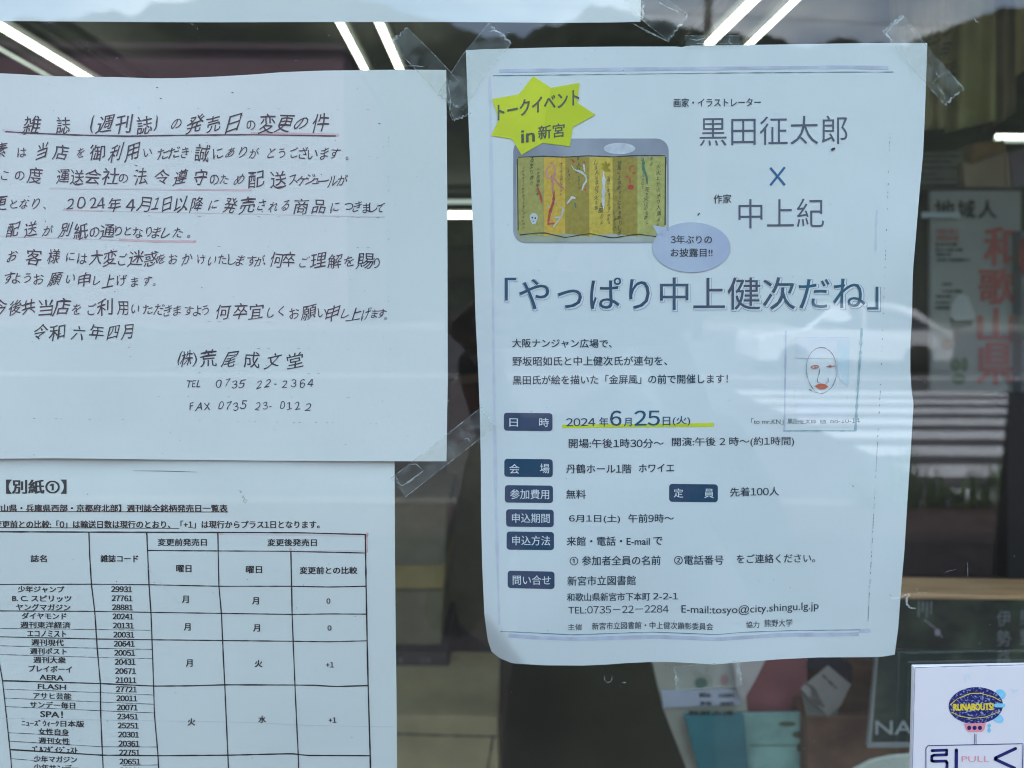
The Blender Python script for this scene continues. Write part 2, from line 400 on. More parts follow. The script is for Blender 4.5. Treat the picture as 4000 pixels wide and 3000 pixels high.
for i in range(8):
    y = -5.55 - i * .9
    box('crosswalk_stripe', (3.85, y - .47, -.0995), (8.4, y, -.0955), M_PAINT, mkx)
el = mk('edge_line', [(-60, -14.2, -.0955), (60, -14.2, -.0955), (60, -14.38, -.0955), (-60, -14.38, -.0955)], [(0, 3, 2, 1)], M_PAINT)
tag(el, 'white edge line along the far side of the road', 'road marking')
# weeds on the kerb
M_WEED = mat('weed_leaf', (.07, .14, .03), .8, var=.3, scale=30)
vs, fs = [], []
def blade(b, h, lean, w=.01):
    n = len(vs); a = random.uniform(0, 6.28); d = Vector((math.cos(a), math.sin(a), 0)); pp = d.orthogonal().normalized() * w
    vs.extend([b - pp, b + pp, b + d * lean * .4 + Vector((0, 0, h * .6)) - pp * .8, b + d * lean * .4 + Vector((0, 0, h * .6)) + pp * .8, b + d * lean + Vector((0, 0, h))])
    fs.extend([(n, n + 1, n + 3, n + 2), (n + 2, n + 3, n + 4)])
for cx, nn, hh in ((3.0, 60, .38), (3.25, 40, .2), (3.45, 30, .15), (3.62, 34, .28), (3.8, 30, .3), (3.95, 60, .3), (2.75, 50, .18), (4.05, 40, .4)):
    for _ in range(nn): blade(Vector((cx + random.gauss(0, .06), -5.15 + random.gauss(0, .05), 0)), hh * 1.5 * random.uniform(.3, 1.0), random.uniform(.02, .22), random.uniform(.008, .02))
tag(mk('kerb_weeds', vs, fs, M_WEED), 'green weeds growing out of the kerb', 'weeds', kind='stuff')

# parked white car
def car():
    root = empty('parked_car', 'white car parked across the road', 'car')
    Lc, Wc = 4.1, 1.68
    prof = [(-2.05, .25), (-2.05, .70), (-1.95, .84), (-1.1, .92), (-.55, 1.34), (-.15, 1.45), (.75, 1.46), (1.25, 1.34), (1.75, .96), (2.02, .90), (2.05, .55), (2.02, .25)]
    M_BODY = mat('car_paint', (.75, .75, .76), .25, coat=.6); M_CG = mat('car_glass', (.03, .035, .04), .08, spec=.8); M_T = mat('tyre', (.02, .02, .02), .8)
    n = len(prof)
    vs = [(x, s * Wc / 2 * (.86 if z > 1.0 else 1), z) for s in (-1, 1) for x, z in prof]
    fs = [tuple(range(n)), tuple(range(2 * n - 1, n - 1, -1))] + [(i, n + i, n + (i + 1) % n, (i + 1) % n) for i in range(n)]
    b = mk('body', vs, fs, M_BODY, root); md = b.modifiers.new('b', 'BEVEL'); md.width = .05; md.segments = 3
    for s in (-1, 1):
        for w in ([(-.98, .95), (-.52, 1.30), (-.16, 1.39), (.1, 1.40), (.1, .95)], [(.16, .95), (.16, 1.40), (.72, 1.40), (1.18, 1.28), (1.5, .97)]):
            y = s * Wc / 2
            mk('side_window', [(x, y * (.865 if z > 1 else 1.0) + s * .006, z) for x, z in w], [tuple(range(len(w)))], M_CG, root)
    mk('windscreen', [(-1.09, -.7, .945), (-1.09, .7, .945), (-.57, .62, 1.35), (-.57, -.62, 1.35)], [(0, 1, 2, 3)], M_CG, root)
    mk('rear_window', [(1.78, -.7, .975), (1.78, .7, .975), (1.27, .62, 1.355), (1.27, -.62, 1.355)], [(0, 1, 2, 3)], M_CG, root)
    for x in (-1.3, 1.3):
        for s in (-1, 1):
            tube('wheel', [(x, s * .62, .31), (x, s * .86, .31)], .31, M_T, root, seg=20)
    for s in (-1, 1):
        box('tail_light', (1.90, s * .70 - .13, .66), (2.06, s * .70 + .13, .84), mat('tail_red', (.4, .02, .02), .3), root, .01)
        box('headlight', (-2.07, s * .62 - .15, .62), (-1.96, s * .62 + .15, .76), mat('headlight', (.7, .7, .7), .1), root, .01)
    return root
c = car(); c.location = (7.2, -15.9, -.10)

# building across the road, pole, hill
bl = empty('apartment_block', 'mauve three storey building across the road', 'building')
M_MAUVE = mat('mauve_wall', (.25, .16, .195), .9, var=.08, scale=1.5)
box('wall', (-24, -40, -.149), (-6.9, -31, 11.1), M_MAUVE, bl); box('roof', (-24.3, -40.3, 11.1), (-6.75, -30.8, 11.35), mat('roof_edge', (.16, .12, .14), .8), bl)
for r_ in range(3):
    for k in range(6):
        x = -22.5 + k * 2.7
        box('window', (x, -31.05, 1 + r_ * 2.8), (x + 1.5, -30.97, 2.4 + r_ * 2.8), mat('far_glass', (.20, .13, .16), .6) if (r_, k) == (0, 0) else bpy.data.materials['far_glass'], bl)
M_POLE = mat('concrete_pole', (.12, .115, .105), .85)
pl = tag(tube('utility_pole', [(6.25, -24.6, -.15), (6.2, -24.6, 12)], [.17, .12], M_POLE, seg=14), 'tall concrete utility pole across the road', 'pole')
tag(tube('power_cable', [(-60 + 12 * i, -24.6, 10.6 - .9 * math.sin(math.pi * ((i * 12) % 60) / 60)) for i in range(12)], .012, M_POLE, seg=5), 'thin black cable strung from the pole', 'cable')
M_TREE = mat('forest', (.016, .024, .012), .95, var=.5, scale=.25, bump=1.0, bscale=1.2)
ridge = [(-900, 60), (-200, 100), (0, 95), (90, 88), (180, 84), (260, 92), (330, 84), (400, 75), (460, 50), (620, 48), (720, 28), (850, 0), (950, -40), (1250, -50), (1450, 0), (1600, 62), (1700, 74), (1800, 95), (1900, 140), (2000, 128), (2060, 138), (2130, 92), (2230, 55), (2320, 30), (2400, 50), (2480, 82), (2560, 86), (2640, 104), (2720, 116), (2800, 126), (2860, 140), (2900, 122), (2950, 130), (2990, 178), (3060, 195), (3110, 172), (3160, 150), (3210, 142), (3260, 160), (3320, 180), (3400, 186), (3520, 166), (3570, 132), (3640, 98), (3700, 86), (3760, 56), (3800, 44), (3860, 33), (4000, 16), (4400, -60), (5200, -120)]
DH = 130.0
rz = sorted((PM(a, b, DH).x, PM(a, b, DH).z) for a, b in ridge)
vs, fs = [], []
nxh, nyh = 420, 46
x_a, x_b = rz[0][0] - 60, rz[-1][0] + 80
for j in range(nyh + 1):
    t = j / nyh; y = -52 - t * (DH - .36 - 52) * 1.0
    for i in range(nxh + 1):
        x = x_a + (x_b - x_a) * i / nxh
        H = interp(rz, x) - 1.2
        z = H * (sstep(0, 1, t) * .9 + .1 * t) - .3
        nn = mnoise.noise(Vector((x * .18, y * .18, 0))) * 1.6 * min(1, t * 5) + mnoise.noise(Vector((x * .55, y * .55, 7))) * 1.1 * min(1, t * 5)
        vs.append((x, y, z + nn * (1.0 if j < nyh else .8)))
w = nxh + 1
for j in range(nyh):
    for i in range(nxh): fs.append((j * w + i, j * w + i + 1, (j + 1) * w + i + 1, (j + 1) * w + i))
base = len(vs)
for i in range(nxh + 1): vs.append((vs[nyh * w + i][0], -260, -2))
for i in range(nxh): fs.append((nyh * w + i, nyh * w + i + 1, base + i + 1, base + i))
st(mk('hill', vs, fs, M_TREE))
# dark cabinet by the kerb whose side ends the crosswalk in the mirror image
M_CAB = mat('dark_cabinet', (.012, .010, .011), .6)
cb = empty('utility_cabinet', 'dark steel utility cabinet standing on the pavement', 'cabinet')
q = PM(3935, 1540, 3.3); q.x = PM(3932, 1540, 3.86).x; box('body', (q.x, q.y - .55, -.004), (q.x + .9, q.y, q.z - .03), M_CAB, cb, .01); box('lid', (q.x - .015, q.y - .565, q.z - .03), (q.x + .915, q.y + .015, q.z), M_CAB, cb, .008)
box('door', (q.x + .05, q.y + .001, .1), (q.x + .85, q.y + .012, q.z - .08), M_CAB, cb, .003)

# ------------------------------------------------------------------ ceiling lights inside the shop
M_LAMP = mat('lit_tube', (.9, .95, .85), .5, emit=((.95, 1.0, .84), 3.2)); M_LAMP2 = mat('lit_tube_cool', (.9, .95, .9), .5, emit=((.55, .66, .58), .30))
M_DIM = mat('lamp_housing', (.30, .33, .27), .6)
M_DARK = mat('lamp_mount', (.03, .03, .028), .8)
def lamp(a, b, r, m, label, z=2.78):
    r *= .58
    root = empty('tube_light', label, 'ceiling light', 'fluorescent lights on the shop ceiling')
    A, B = PZ(*a, z), PZ(*b, z)
    tube('lit_tube', [A, B], r, m, root, seg=14)
    d = (B - A).normalized(); side = d.cross(Vector((0, 0, 1))) * .022
    for e, s in ((A, 1), (B, -1)):
        box('end_cap', (e.x - .03, e.y - .03, z - .03), (e.x + .03, e.y + .03, z + .05), M_DARK, root)
    up = Vector((0, 0, r + .02)); tp = Vector((0, 0, r + .07))
    mk('housing', [A + up - side, A + up + side, B + up + side, B + up - side, A + tp - side * .6, A + tp + side * .6, B + tp + side * .6, B + tp - side * .6], [(0, 1, 2, 3), (7, 6, 5, 4), (0, 4, 5, 1), (1, 5, 6, 2), (2, 6, 7, 3), (3, 7, 4, 0)], M_DARK, root)
    return root
lamp((-160, 5), (420, 352), .024, M_LAMP, 'thick lit tube slanting down from the top left corner')
lamp((-60, 157), (260, 338), .010, M_LAMP2, 'thin greenish lit tube under the thick one at the far left')
lamp((110, 48), (560, 332), .011, M_DIM, 'unlit grey tube to the right of the thick lit tube at top left')
lamp((1290, 18), (1440, 300), .019, M_LAMP, 'left one of the steep pair of lit tubes above the handwritten letter')
lamp((1450, 18), (1575, 302), .022, M_LAMP, 'right one of the steep pair of lit tubes, crossing the tape')
lamp((3040, -95), (2760, 180), .024, M_LAMP, 'thick lit tube slanting above the poster top edge')
lamp((3190, -78), (2900, 200), .014, M_LAMP, 'thin lit tube right of the thick one above the poster')
lamp((2880, -85), (2620, 215), .008, M_DIM, 'unlit grey tube left of the two lit tubes above the poster')
def hlamp(x0, x1, py, y, r, m, label):
    root = empty('tube_light', label, 'ceiling light', 'fluorescent lights on the shop ceiling')
    A, B = P(x0, py, y), P(x1, py, y)
    tube('lit_tube', [A, B], r, m, root, seg=12)
    for e in (A, B): box('end_cap', (e.x - .03, e.y - .03, e.z - .03), (e.x + .03, e.y + .03, e.z + .05), M_CEIL, root)
    box('housing', (min(A.x, B.x), y - .05, A.z + r + .02), (max(A.x, B.x), y + .05, A.z + r + .07), M_CEIL, root)
    if A.z < 2.6:
        for e in (A, B): tube('hanger', [(e.x, y, A.z + r + .06), (e.x, y, 2.96)], .006, M_CEIL, root, seg=5)
hlamp(3862, 4300, 524, 4.6, .021, M_LAMP, 'bright upper tube of the level pair at the right edge')
hlamp(3854, 4300, 549, 4.6, .012, M_LAMP2, 'dimmer lower tube of the level pair at the right edge')
hlamp(1500, 2060, 840, 9.5, .034, M_LAMP, 'bright level tube seen between the letter and the poster')
hlamp(1500, 2060, 788, 9.5, .022, M_LAMP2, 'dimmer level tube above the bright one between letter and poster')

# ------------------------------------------------------------------ things inside the shop, behind the glass
def pick(name, pts, y, th, col, label, cat, rough=.7, bev=.002, var=.12, scale=14, yy=None, group=None):
    col = tuple(min(.8, q * 1.4) for q in col); m = mat(name + '_mat', col, rough, var=var, scale=scale); o = slab(name, pts, y, th, m, None, bev, yy); tag(o, label, cat, group); return o
def flat(parent, name, y, col, fn, lift=.001, rough=.8, m=None):
    p = Print(lambda X, Y: y, lift); fn(p)
    return p.build(name, m or mat(name, col, rough), parent)
# cloth banners at the top right
def cloth(name, x0, x1, y0, y1a, y1b, dep, amp, col, label, top=-260, folds=4):
    n, k = 40, 16; vs, fs = [], []
    for j in range(k + 1):
        for i in range(n + 1):
            u, v = i / n, j / k
            yb = y1a + (y1b - y1a) * u
            vs.append(P(x0 + (x1 - x0) * u, top + (yb - top) * v, dep + amp * math.sin(u * folds * 6.283 + v * 1.5) * (.4 + .6 * v)))
    for j in range(k):
        for i in range(n): fs.append((j * (n + 1) + i, j * (n + 1) + i + 1, (j + 1) * (n + 1) + i + 1, (j + 1) * (n + 1) + i))
    o = mk(name, vs, fs, mat(name + '_cloth', col, .9, var=.1, scale=6, bump=.1, bscale=200), None, True)
    md = o.modifiers.new('s', 'SOLIDIFY'); md.thickness = .002
    return tag(o, label, 'banner', 'hanging banners at the right')
cw = cloth('hanging_banner', 3480, 3700, 0, 520, 500, 1.15, .012, (.42, .38, .18), 'olive cloth banner with dark brush strokes behind the poster top right corner')
p = Print(lambda X, Y: 1.15, .03)
for ch, x, y, s_ in (('し', 3652, 145, 90), ('シ', 3700, 112, 60), ('ミ', 3692, 195, 60), ('ー', 3700, 205, 40), ('ー', 3712, 250, 60), ('と', 3724, 270, 50)): p.hand(ch, x, y, s_, .02)
p.build('brush_lettering', mat('brush_black', (.02, .02, .018), .8), cw)
cloth('hanging_banner', 3690, 3888, 0, 520, 470, 1.20, .02, (.45, .46, .18), 'long olive green cloth banner right of the lettered one', folds=1.6)
cloth('hanging_banner', 3880, 3965, 0, 495, 440, 1.3, .02, (.32, .28, .16), 'grey olive banner beside the long green one', folds=1)
cloth('hanging_banner', 3965, 4120, 0, 300, 200, 1.25, .015, (.48, .42, .18), 'olive yellow banner cut off by the right picture edge', folds=1)
rod = tag(tube('banner_rod', [P(3300, -262, 1.22), P(4300, -262, 1.22)], .012, M_ALU, seg=10), 'thin metal rod carrying the cloth banners', 'rod')
# box group under the banners
o = pick('paper_pad', rect(3590, 590, 3765, 722), 1.3, .03, (.10, .105, .085), 'grey printed paper pad under the olive banners', 'pad')
flat(o, 'printed_text', 1.3, (.05, .05, .045), lambda p: [p.line([(3600, y), (3600 + w_, y)], 7, 20, .5) for y, w_ in ((610, 150), (632, 120), (655, 160), (680, 60), (700, 130))])
o = pick('cardboard_box', [(3762, 628), (3800, 640), (3940, 590), (3952, 745), (3770, 735)], 1.28, .12, (.26, .20, .12), 'beige cardboard box on the shelf above the red lettered poster', 'box')
flat(o, 'box_edge', 1.28, (.12, .09, .05), lambda p: [p.line([(3830, 742), (3960, 732)], 8), p.line([(3925, 600), (3930, 740)], 4)])
pick('orange_pouch', [(3800, 560), (3925, 545), (3930, 590), (3840, 626), (3798, 640)], 1.32, .06, (.20, .11, .03), 'orange brown pouch lying behind the cardboard box', 'pouch')
pick('mauve_box', [(3942, 600), (4060, 560), (4060, 745), (3956, 748)], 1.34, .12, (.17, .14, .16), 'mauve box at the right edge beside the cardboard box', 'box')
pick('display_shelf', rect(3590, 728, 4400, 740), 1.26, .25, (.06, .05, .04), 'dark display shelf holding the boxes at the right', 'shelf')
pick('dark_board', rect(3598, 742, 3650, 1262), 1.34, .05, (.05, .042, .036), 'narrow dark board standing left of the red lettered poster', 'board')
# tall pale poster with red lettering
MG = pick('display_poster', rect(3636, 745, 3990, 1532), 1.25, .012, (.215, .225, .20), 'pale green poster with large red vertical lettering at the right', 'poster', var=.06, scale=4)
flat(MG, 'masthead_text', 1.25, (.02, .02, .02), lambda p: [p.text(t, a, b, 782, 852, 0, off=.03) for t, a, b in (('地', 3652, 3728), ('域', 3742, 3808), ('人', 3822, 3892))], .003)
flat(MG, 'red_lettering', 1.25, (.36, .09, .078), lambda p: [p.text(t, a, b, y0, y1, 0, off=.03) for t, a, b, y0, y1 in (('和', 3846, 3978, 888, 1036), ('歌', 3826, 3970, 1048, 1188), ('山', 3822, 3960, 1205, 1335), ('県', 3818, 3962, 1340, 1500))], .003)
flat(MG, 'pink_text', 1.25, (.36, .14, .13), lambda p: [p.text('地域の魅力', 3658, 3745, 892, 912, off=.03), p.text('再発見の旅', 3658, 3745, 918, 942, off=.03)], .003)
M_SMT = mat('small_text', (.05, .07, .065), .8)
for x, y, w_ in ((3655, 955, 85), (3655, 976, 105), (3655, 994, 60), (3660, 1015, 130), (3680, 1110, 36), (3680, 1138, 80), (3655, 1158, 60), (3655, 1182, 60), (3652, 1202, 60)): flat(MG, 'small_text', 1.25, None, lambda p: p.line([(x, y), (x + w_, y)], 9, 9, .6), .003, m=M_SMT)
flat(MG, 'rice_picture', 1.25, (.46, .48, .46), lambda p: p.poly([(3765, 1150), (3782, 1160), (3800, 1205), (3812, 1235), (3790, 1262), (3735, 1268), (3712, 1245), (3718, 1190), (3745, 1150)]), .003)
flat(MG, 'rice_picture_base', 1.25, (.04, .07, .06), lambda p: p.poly([(3710, 1235), (3735, 1252), (3800, 1250), (3796, 1272), (3740, 1284), (3716, 1280)]), .004)
flat(MG, 'leaf_picture', 1.25, (.06, .13, .05), lambda p: [p.ell(3732, 1425, 20, 26, 12), p.ell(3768, 1424, 14, 28, 12), p.ell(3745, 1480, 28, 22, 12)], .003)
flat(MG, 'brown_picture', 1.25, (.20, .13, .08), lambda p: p.ell(3698, 1345, 22, 22, 12), .003)
flat(MG, 'pale_sticker', 1.25, (.42, .50, .49), lambda p: p.grid(3600, 828, 3750, 852, 6, 2), .008)
o = pick('dark_book', rect(3990, 900, 4200, 1540), 1.22, .03, (.10, .115, .12), 'grey blue book cover at the right edge beside the red lettered poster', 'book')
flat(o, 'red_circle', 1.22, (.22, .04, .03), lambda p: p.ell(4010, 1000, 32, 80, 16), .003); flat(o, 'green_circle', 1.22, (.03, .10, .05), lambda p: p.ell(4010, 1290, 32, 38, 16), .003)
pick('black_board', rect(3936, 1540, 4300, 2262), 1.0, .03, (.012, .010, .010), 'black board standing under the red lettered poster', 'board')
pick('dark_backing', rect(3300, 1560, 3936, 2255), 1.9, .04, (.022, .018, .017), 'dark backing panel behind the glass below the poster with red lettering', 'panel')
# wooden ledge with magazines in front
M_WOOD = mat('ledge_wood', (.52, .31, .15), .6, col2=(.34, .20, .10), scale=5)
for n_ in M_WOOD.node_tree.nodes:
    if n_.type == 'TEX_NOISE':
        mpn = M_WOOD.node_tree.nodes.new('ShaderNodeMapping'); mpn.inputs['Scale'].default_value = (2, 20, 60)
        tcn = [q for q in M_WOOD.node_tree.nodes if q.type == 'TEX_COORD'][0]; M_WOOD.node_tree.links.new(tcn.outputs['Object'], mpn.inputs[0]); M_WOOD.node_tree.links.new(mpn.outputs[0], n_.inputs['Vector'])
o = slab('wooden_ledge', [(3380, 2318), (4500, 2334), (4500, 2352), (3380, 2340)], .42, .05, M_WOOD, None, .002); tag(o, 'brown wooden ledge crossing behind the poster at the right', 'ledge')
M_COV = mat('forest_photo', (.020, .026, .020), .5, col2=(.075, .10, .06), scale=22, ramp=(.4, .75))
o = slab('magazine', rect(3430, 2340, 4150, 3080), .56, .006, M_COV, None, .0006); tag(o, 'dark magazine with a forest photo cover and white vertical title', 'magazine')
M_TT = mat('title_grey', (.22, .24, .24), .6)
flat(o, 'magazine_title', .56, None, lambda p: [p.text(t, 3894, 3948, y, y + 62, off=-.004) for t, y in (('伊', 2385), ('勢', 2462), ('路', 2540))] + [p.text(t, 3985, 4035, y, y + 62, off=-.004) for t, y in (('熊', 2380), ('野', 2460))], .0008, m=M_TT)
flat(o, 'magazine_logo', .56, (.24, .27, .25), lambda p: [p.line([(3590 + 16 * k, 2350), (3588 + 16 * k, 2350 + h_)], 6, 20, .3) for k, h_ in enumerate((60, 40, 62, 50))], .0008)
flat(o, 'pale_flower', .56, (.34, .33, .36), lambda p: [p.ell(3662, 2470, 12, 14, 9), p.line([(3610, 2420), (3660, 2460), (3680, 2490)], 4)], .0008)
o = slab('magazine', [(3425, 2548), (3900, 2548), (3900, 2922), (3388, 2922)], .46, .006, mat('white_cover', (.24, .25, .24), .5, var=.08, scale=10), None, .0006); tag(o, 'magazine with a white bordered dark green cover beside the white door plate', 'magazine')
flat(o, 'cover_picture', .46, None, lambda p: p.grid(3432, 2540, 3900, 2898, 8, 8, lambda x, y: (x - (y - 2540) * .075, y)), .0006, m=mat('garden_photo', (.022, .035, .028), .5, col2=(.075, .095, .055), scale=30, ramp=(.45, .8)))
flat(o, 'cover_title', .46, None, lambda p: p.text('NAGI', 3420, 3660, 2815, 2870, 0, off=.01), .001, m=mat('cover_title_white', (.30, .32, .31), .5))
# wooden table, round tray
o = slab('wooden_table', [(3150, 2796), (3620, 2800), (3620, 3300), (3150, 3300)], .55, .3, mat('table_wood', (.17, .095, .055), .6, col2=(.10, .055, .035), scale=30), None, .004); tag(o, 'reddish brown wooden table at the bottom behind the magazines', 'table')
pick('partition_board', rect(3150, 2560, 3500, 2797), .80, .03, (.045, .038, .033), 'dark panel behind the price card', 'panel')
o = pick('pale_plate', [(3330, 3010), (3400, 2972), (3480, 2954), (3570, 2948), (3660, 2955), (3740, 3000), (3700, 3060), (3380, 3060)], .30, .004, (.34, .36, .30), 'rim of a pale green plate at the bottom edge', 'plate', bev=.0015)
# stand of folders and leaflets
pick('cream_leaflet', [(2546, 2585), (2780, 2560), (2900, 2600), (2960, 3100), (2720, 3200), (2680, 3000), (2590, 2770)], .58, .004, (.26, .25, .20), 'cream leaflet with its edge curving down under the poster', 'leaflet', bev=.001)
flat(bpy.data.objects['cream_leaflet'], 'leaflet_picture', .58, (.08, .14, .10), lambda p: p.ell(2738, 2668, 26, 22, 12), .001)
flat(bpy.data.objects['cream_leaflet'], 'leaflet_print', .58, (.30, .13, .12), lambda p: p.ell(2830, 2655, 16, 22, 12), .001)
o = pick('white_label_strip', [(2582, 2698), (2890, 2694), (2895, 2752), (2590, 2766)], .575, .002, (.29, .30, .34), 'white label strip with blurred black words under the poster', 'label', bev=.0005)
M_BT = mat('blurred_black', (.015, .02, .02), .7)
flat(o, 'label_text', .575, None, lambda p: [p.text(t, a, b, y, y + 15, off=.05) for t, a, b, y in (('税込', 2732, 2778, 2708), ('1100円', 2808, 2866, 2710), ('本体', 2734, 2780, 2740), ('1000円', 2812, 2866, 2742))], .001, m=M_BT)
pick('grey_leaflet', [(2860, 2560), (3000, 2560), (2950, 2660), (2900, 2745), (2880, 2700)], .565, .002, (.30, .27, .25), 'grey pink leaflet in front of the red folder', 'leaflet', bev=.0005)
pick('red_folder', [(2975, 2560), (3150, 2560), (3160, 2795), (2885, 2795), (2900, 2735)], .60, .006, (.20, .075, .075), 'dark red folder standing under the poster', 'folder', bev=.001)
o = pick('teal_folder', [(2672, 2795), (2905, 2790), (2935, 3120), (2760, 3120)], .56, .006, (.035, .12, .13), 'dark teal folder at the bottom of the picture', 'folder', bev=.001)
flat(o, 'folder_title', .56, None, lambda p: p.text('熊野古道', 2690, 2865, 2776, 2794, off=.05), .001, m=M_BT)
o = pick('pale_teal_book', [(2900, 2790), (3150, 2784), (3240, 2900), (3280, 3120), (2925, 3120)], .572, .006, (.16, .27, .23), 'pale turquoise book with a brown mottled cover picture', 'book', bev=.001, var=.2, scale=25)
flat(o, 'cover_blotch', .572, (.10, .13, .08), lambda p: [p.ell(3075, 2828, 34, 10, 12), p.ell(3120, 2870, 26, 14, 12), p.ell(3125, 2920, 14, 18, 10), p.line([(2930, 2912), (3230, 2912)], 4)], .001)
pick('paper_strip', [(3130, 2690), (3285, 2700), (3272, 2800), (3262, 2880), (3268, 3060), (3250, 3060), (3240, 2900), (3150, 2796)], .552, .0015, (.13, .135, .115), 'dull cream paper strip hanging down below the tilted price card', 'paper strip', bev=.0004)
o = pick('price_card', [(3235, 2600), (3325, 2674), (3285, 2756), (3236, 2800), (3126, 2692)], .545, .0015, (.22, .21, .185), 'tilted cream price card beside the turquoise book', 'price card', bev=.0004)
flat(o, 'price_text', .545, None, lambda p: [p.line([(3140 + 8 * k + 14 * math.sin(k), 2664 + 14 * k), (3180 + 8 * k, 2690 + 14 * k)], 11, 8, .6) for k in range(6)] + [p.line([(3212, 2636), (3268, 2690)], 8, 8, .6)], .001, m=mat('faded_print', (.15, .14, .125), .8))
pick('black_pouch', [(3120, 2566), (3260, 2566), (3330, 2600), (3325, 2680), (3240, 2600), (3165, 2628)], .62, .02, (.025, .028, .035), 'black pouch behind the tilted price card', 'pouch')
# left: boxes on shelves seen between the table sheet and the poster
pick('shelf_post', [(1745, 1760), (1950, 1700), (1950, 2780), (1740, 2760)], 1.75, .05, (.10, .08, .05), 'dark brown shelf post between the table sheet and the poster', 'post')
pick('olive_box', [(1440, 1990), (1745, 1960), (1738, 2210), (1440, 2212)], 1.45, .3, (.105, .10, .062), 'dull olive box on the upper shelf beside the table sheet', 'box')
pick('yellow_box', [(1440, 2214), (1738, 2208), (1732, 2300), (1440, 2302)], 1.44, .3, (.20, .155, .06), 'long yellow brown box under the olive box', 'box')
pick('storage_box', [(1440, 2304), (1734, 2302), (1722, 2540), (1440, 2545)], 1.46, .3, (.115, .105, .062), 'khaki storage box under the yellow brown box', 'box')
o = pick('drawer_cabinet', [(1440, 2548), (1745, 2545), (1760, 2650), (1960, 2790), (1440, 2790)], 1.42, .3, (.042, .038, .034), 'dark drawer front with tiny white labels beside the table sheet', 'drawer')
M_DL = mat('drawer_print', (.13, .12, .12), .7)
for t_, a_, c_, y_ in (('文具', 1640, 1684, 2568), ('便箋', 1592, 1640, 2695), ('紙', 1556, 1576, 2567)): flat(o, 'drawer_label', 1.42, None, lambda p: p.text(t_, a_, c_, y_, y_ + 22, off=.03), .003, m=M_DL)
o = pick('pale_carton', [(1440, 2792), (1945, 2800), (1950, 3300), (1440, 3300)], 1.2, .3, (.26, .215, .115), 'pale khaki carton at the bottom left of the poster', 'carton', var=.2, scale=6)
flat(o, 'carton_shadow_line', 1.2, (.14, .12, .075), lambda p: [p.line([(1540, 2866), (1700, 2872), (1945, 2878)], 9, 20, .4), p.line([(1925, 2884), (1905, 3000), (1895, 3100)], 8, 20, .3)], .003)  # shadow line painted across the carton as darker strips
pick('dark_counter', [(1952, 2560), (2620, 2560), (2900, 3400), (1952, 3400)], 1.9, .5, (.065, .058, .038), 'tall dark counter front under the poster', 'counter', var=.15, scale=3)
pick('back_cabinet', [(1500, 1090), (2100, 1090), (2100, 1560), (1500, 1560)], 6.0, .5, (.030, .033, .038), 'dark cabinet far back in the shop', 'cabinet')
pick('back_shelf', [(1500, 870), (2100, 870), (2100, 960), (1500, 960)], 5.0, .4, (.10, .095, .065), 'dim olive wall shelf far back under the lit tubes', 'shelf')
pick('red_carton', [(1760, 1500), (1900, 1490), (1900, 1760), (1760, 1760)], 2.6, .3, (.075, .03, .018), 'reddish carton far back between the letter and the poster', 'carton')
# ------------------------------------------------------------------ papers taped to the inside of the glass
GB = .0054
def d_letter(x, y):
    w = .5 + .5 * math.sin(x / 330 + .6) * math.sin(y / 420 + 1.0)
    top = math.exp(-((x - 480) / 330) ** 2) * sstep(520, 280, y)
    bot = math.exp(-((x - 450) / 120) ** 2) * sstep(1650, 1790, y)
    return GB + .0003 + .0007 * w + .0022 * top - .0003 * bot
def d_table(x, y):
    w = .5 + .5 * math.sin(x / 380 + 2.6) * math.sin(y / 300 + .4)
    return GB + .0021 + .0009 * w + .0012 * sstep(1950, 1800, y) * (.5 + .5 * math.sin(x / 190))
def d_top(x, y): return GB + .0006 + .0004 * (.5 + .5 * math.sin(x / 400))
def d_poster(x, y):
    w = .5 + .5 * math.sin(x / 300 + 1.1 + y / 900) * math.cos(y / 380 + .4)
    s = sstep(1900, 2560, y)
    r = sstep(3300, 3600, x)
    c_ = sstep(0, 170, (2600 - y) * .75 + (x - 1900) * 1.0)
    return GB + .0006 + .0009 * w + s * (.0016 + .0016 * math.sin(x / 125.0 + 1.2)) + .004 * r * (.5 + .5 * math.sin(y / 190)) * sstep(400, 1300, y) \
        + .0045 * sstep(2000, 1840, x) * sstep(700, 1500, y) + .012 * (1 - c_) * sstep(2300, 2500, y)

# --- sheet at the top
t1 = empty('paper_notice', 'blank lower edge of a white paper sheet at the top of the window', 'notice')
sheet('paper', [(-160, -420), (2506, -420)], [(-160, 80), (0, 82), (300, 84), (600, 86.5), (900, 87), (1200, 86), (1800, 86), (2200, 89), (2400, 87.5), (2502, 85)],
      [(-160, -420), (-160, 80)], [(2506, -420), (2504, 0), (2502, 85)], d_top, M_PAPER, t1, 40, 10)

# --- printed table
t2 = empty('paper_notice', 'printed magazine table sheet at the lower left, tucked under the handwritten letter', 'notice')
sheet('paper', [(-160, 1700), (1541, 1700)], [(-160, 3240), (1554, 3240)], [(-160, 1700), (-160, 3240)], [(1541, 1700), (1541, 1805), (1543, 2200), (1546, 2500), (1549, 2750), (1551, 3060), (1554, 3240)], d_table, M_PAPER2, t2)
def pr2(): return Print(d_table)
p = pr2(); p.text('【別紙①】', 25, 258, 1874, 1928, off=.036); p.build('heading_text', M_TONER, t2)
p = pr2(); p.text('歌山県・兵庫県西部・京都府北部】週刊誌全銘柄発売日一覧表', -30, 888, 1970, 1999, 1, off=.032); p.line([(-60, 1998), (400, 1999), (890, 2000)], 3); p.build('subtitle_text', M_TONER, t2)
p = pr2(); p.text('変更前との比較:「0」は輸送日数は現行のとおり、「+1」は現行からプラス1日となります。', -22, 1248, 2033, 2063, 1, off=.028); p.line([(-60, 2060), (700, 2064)], 2.5); p.build('remark_text', M_TONER, t2)
g = pr2()
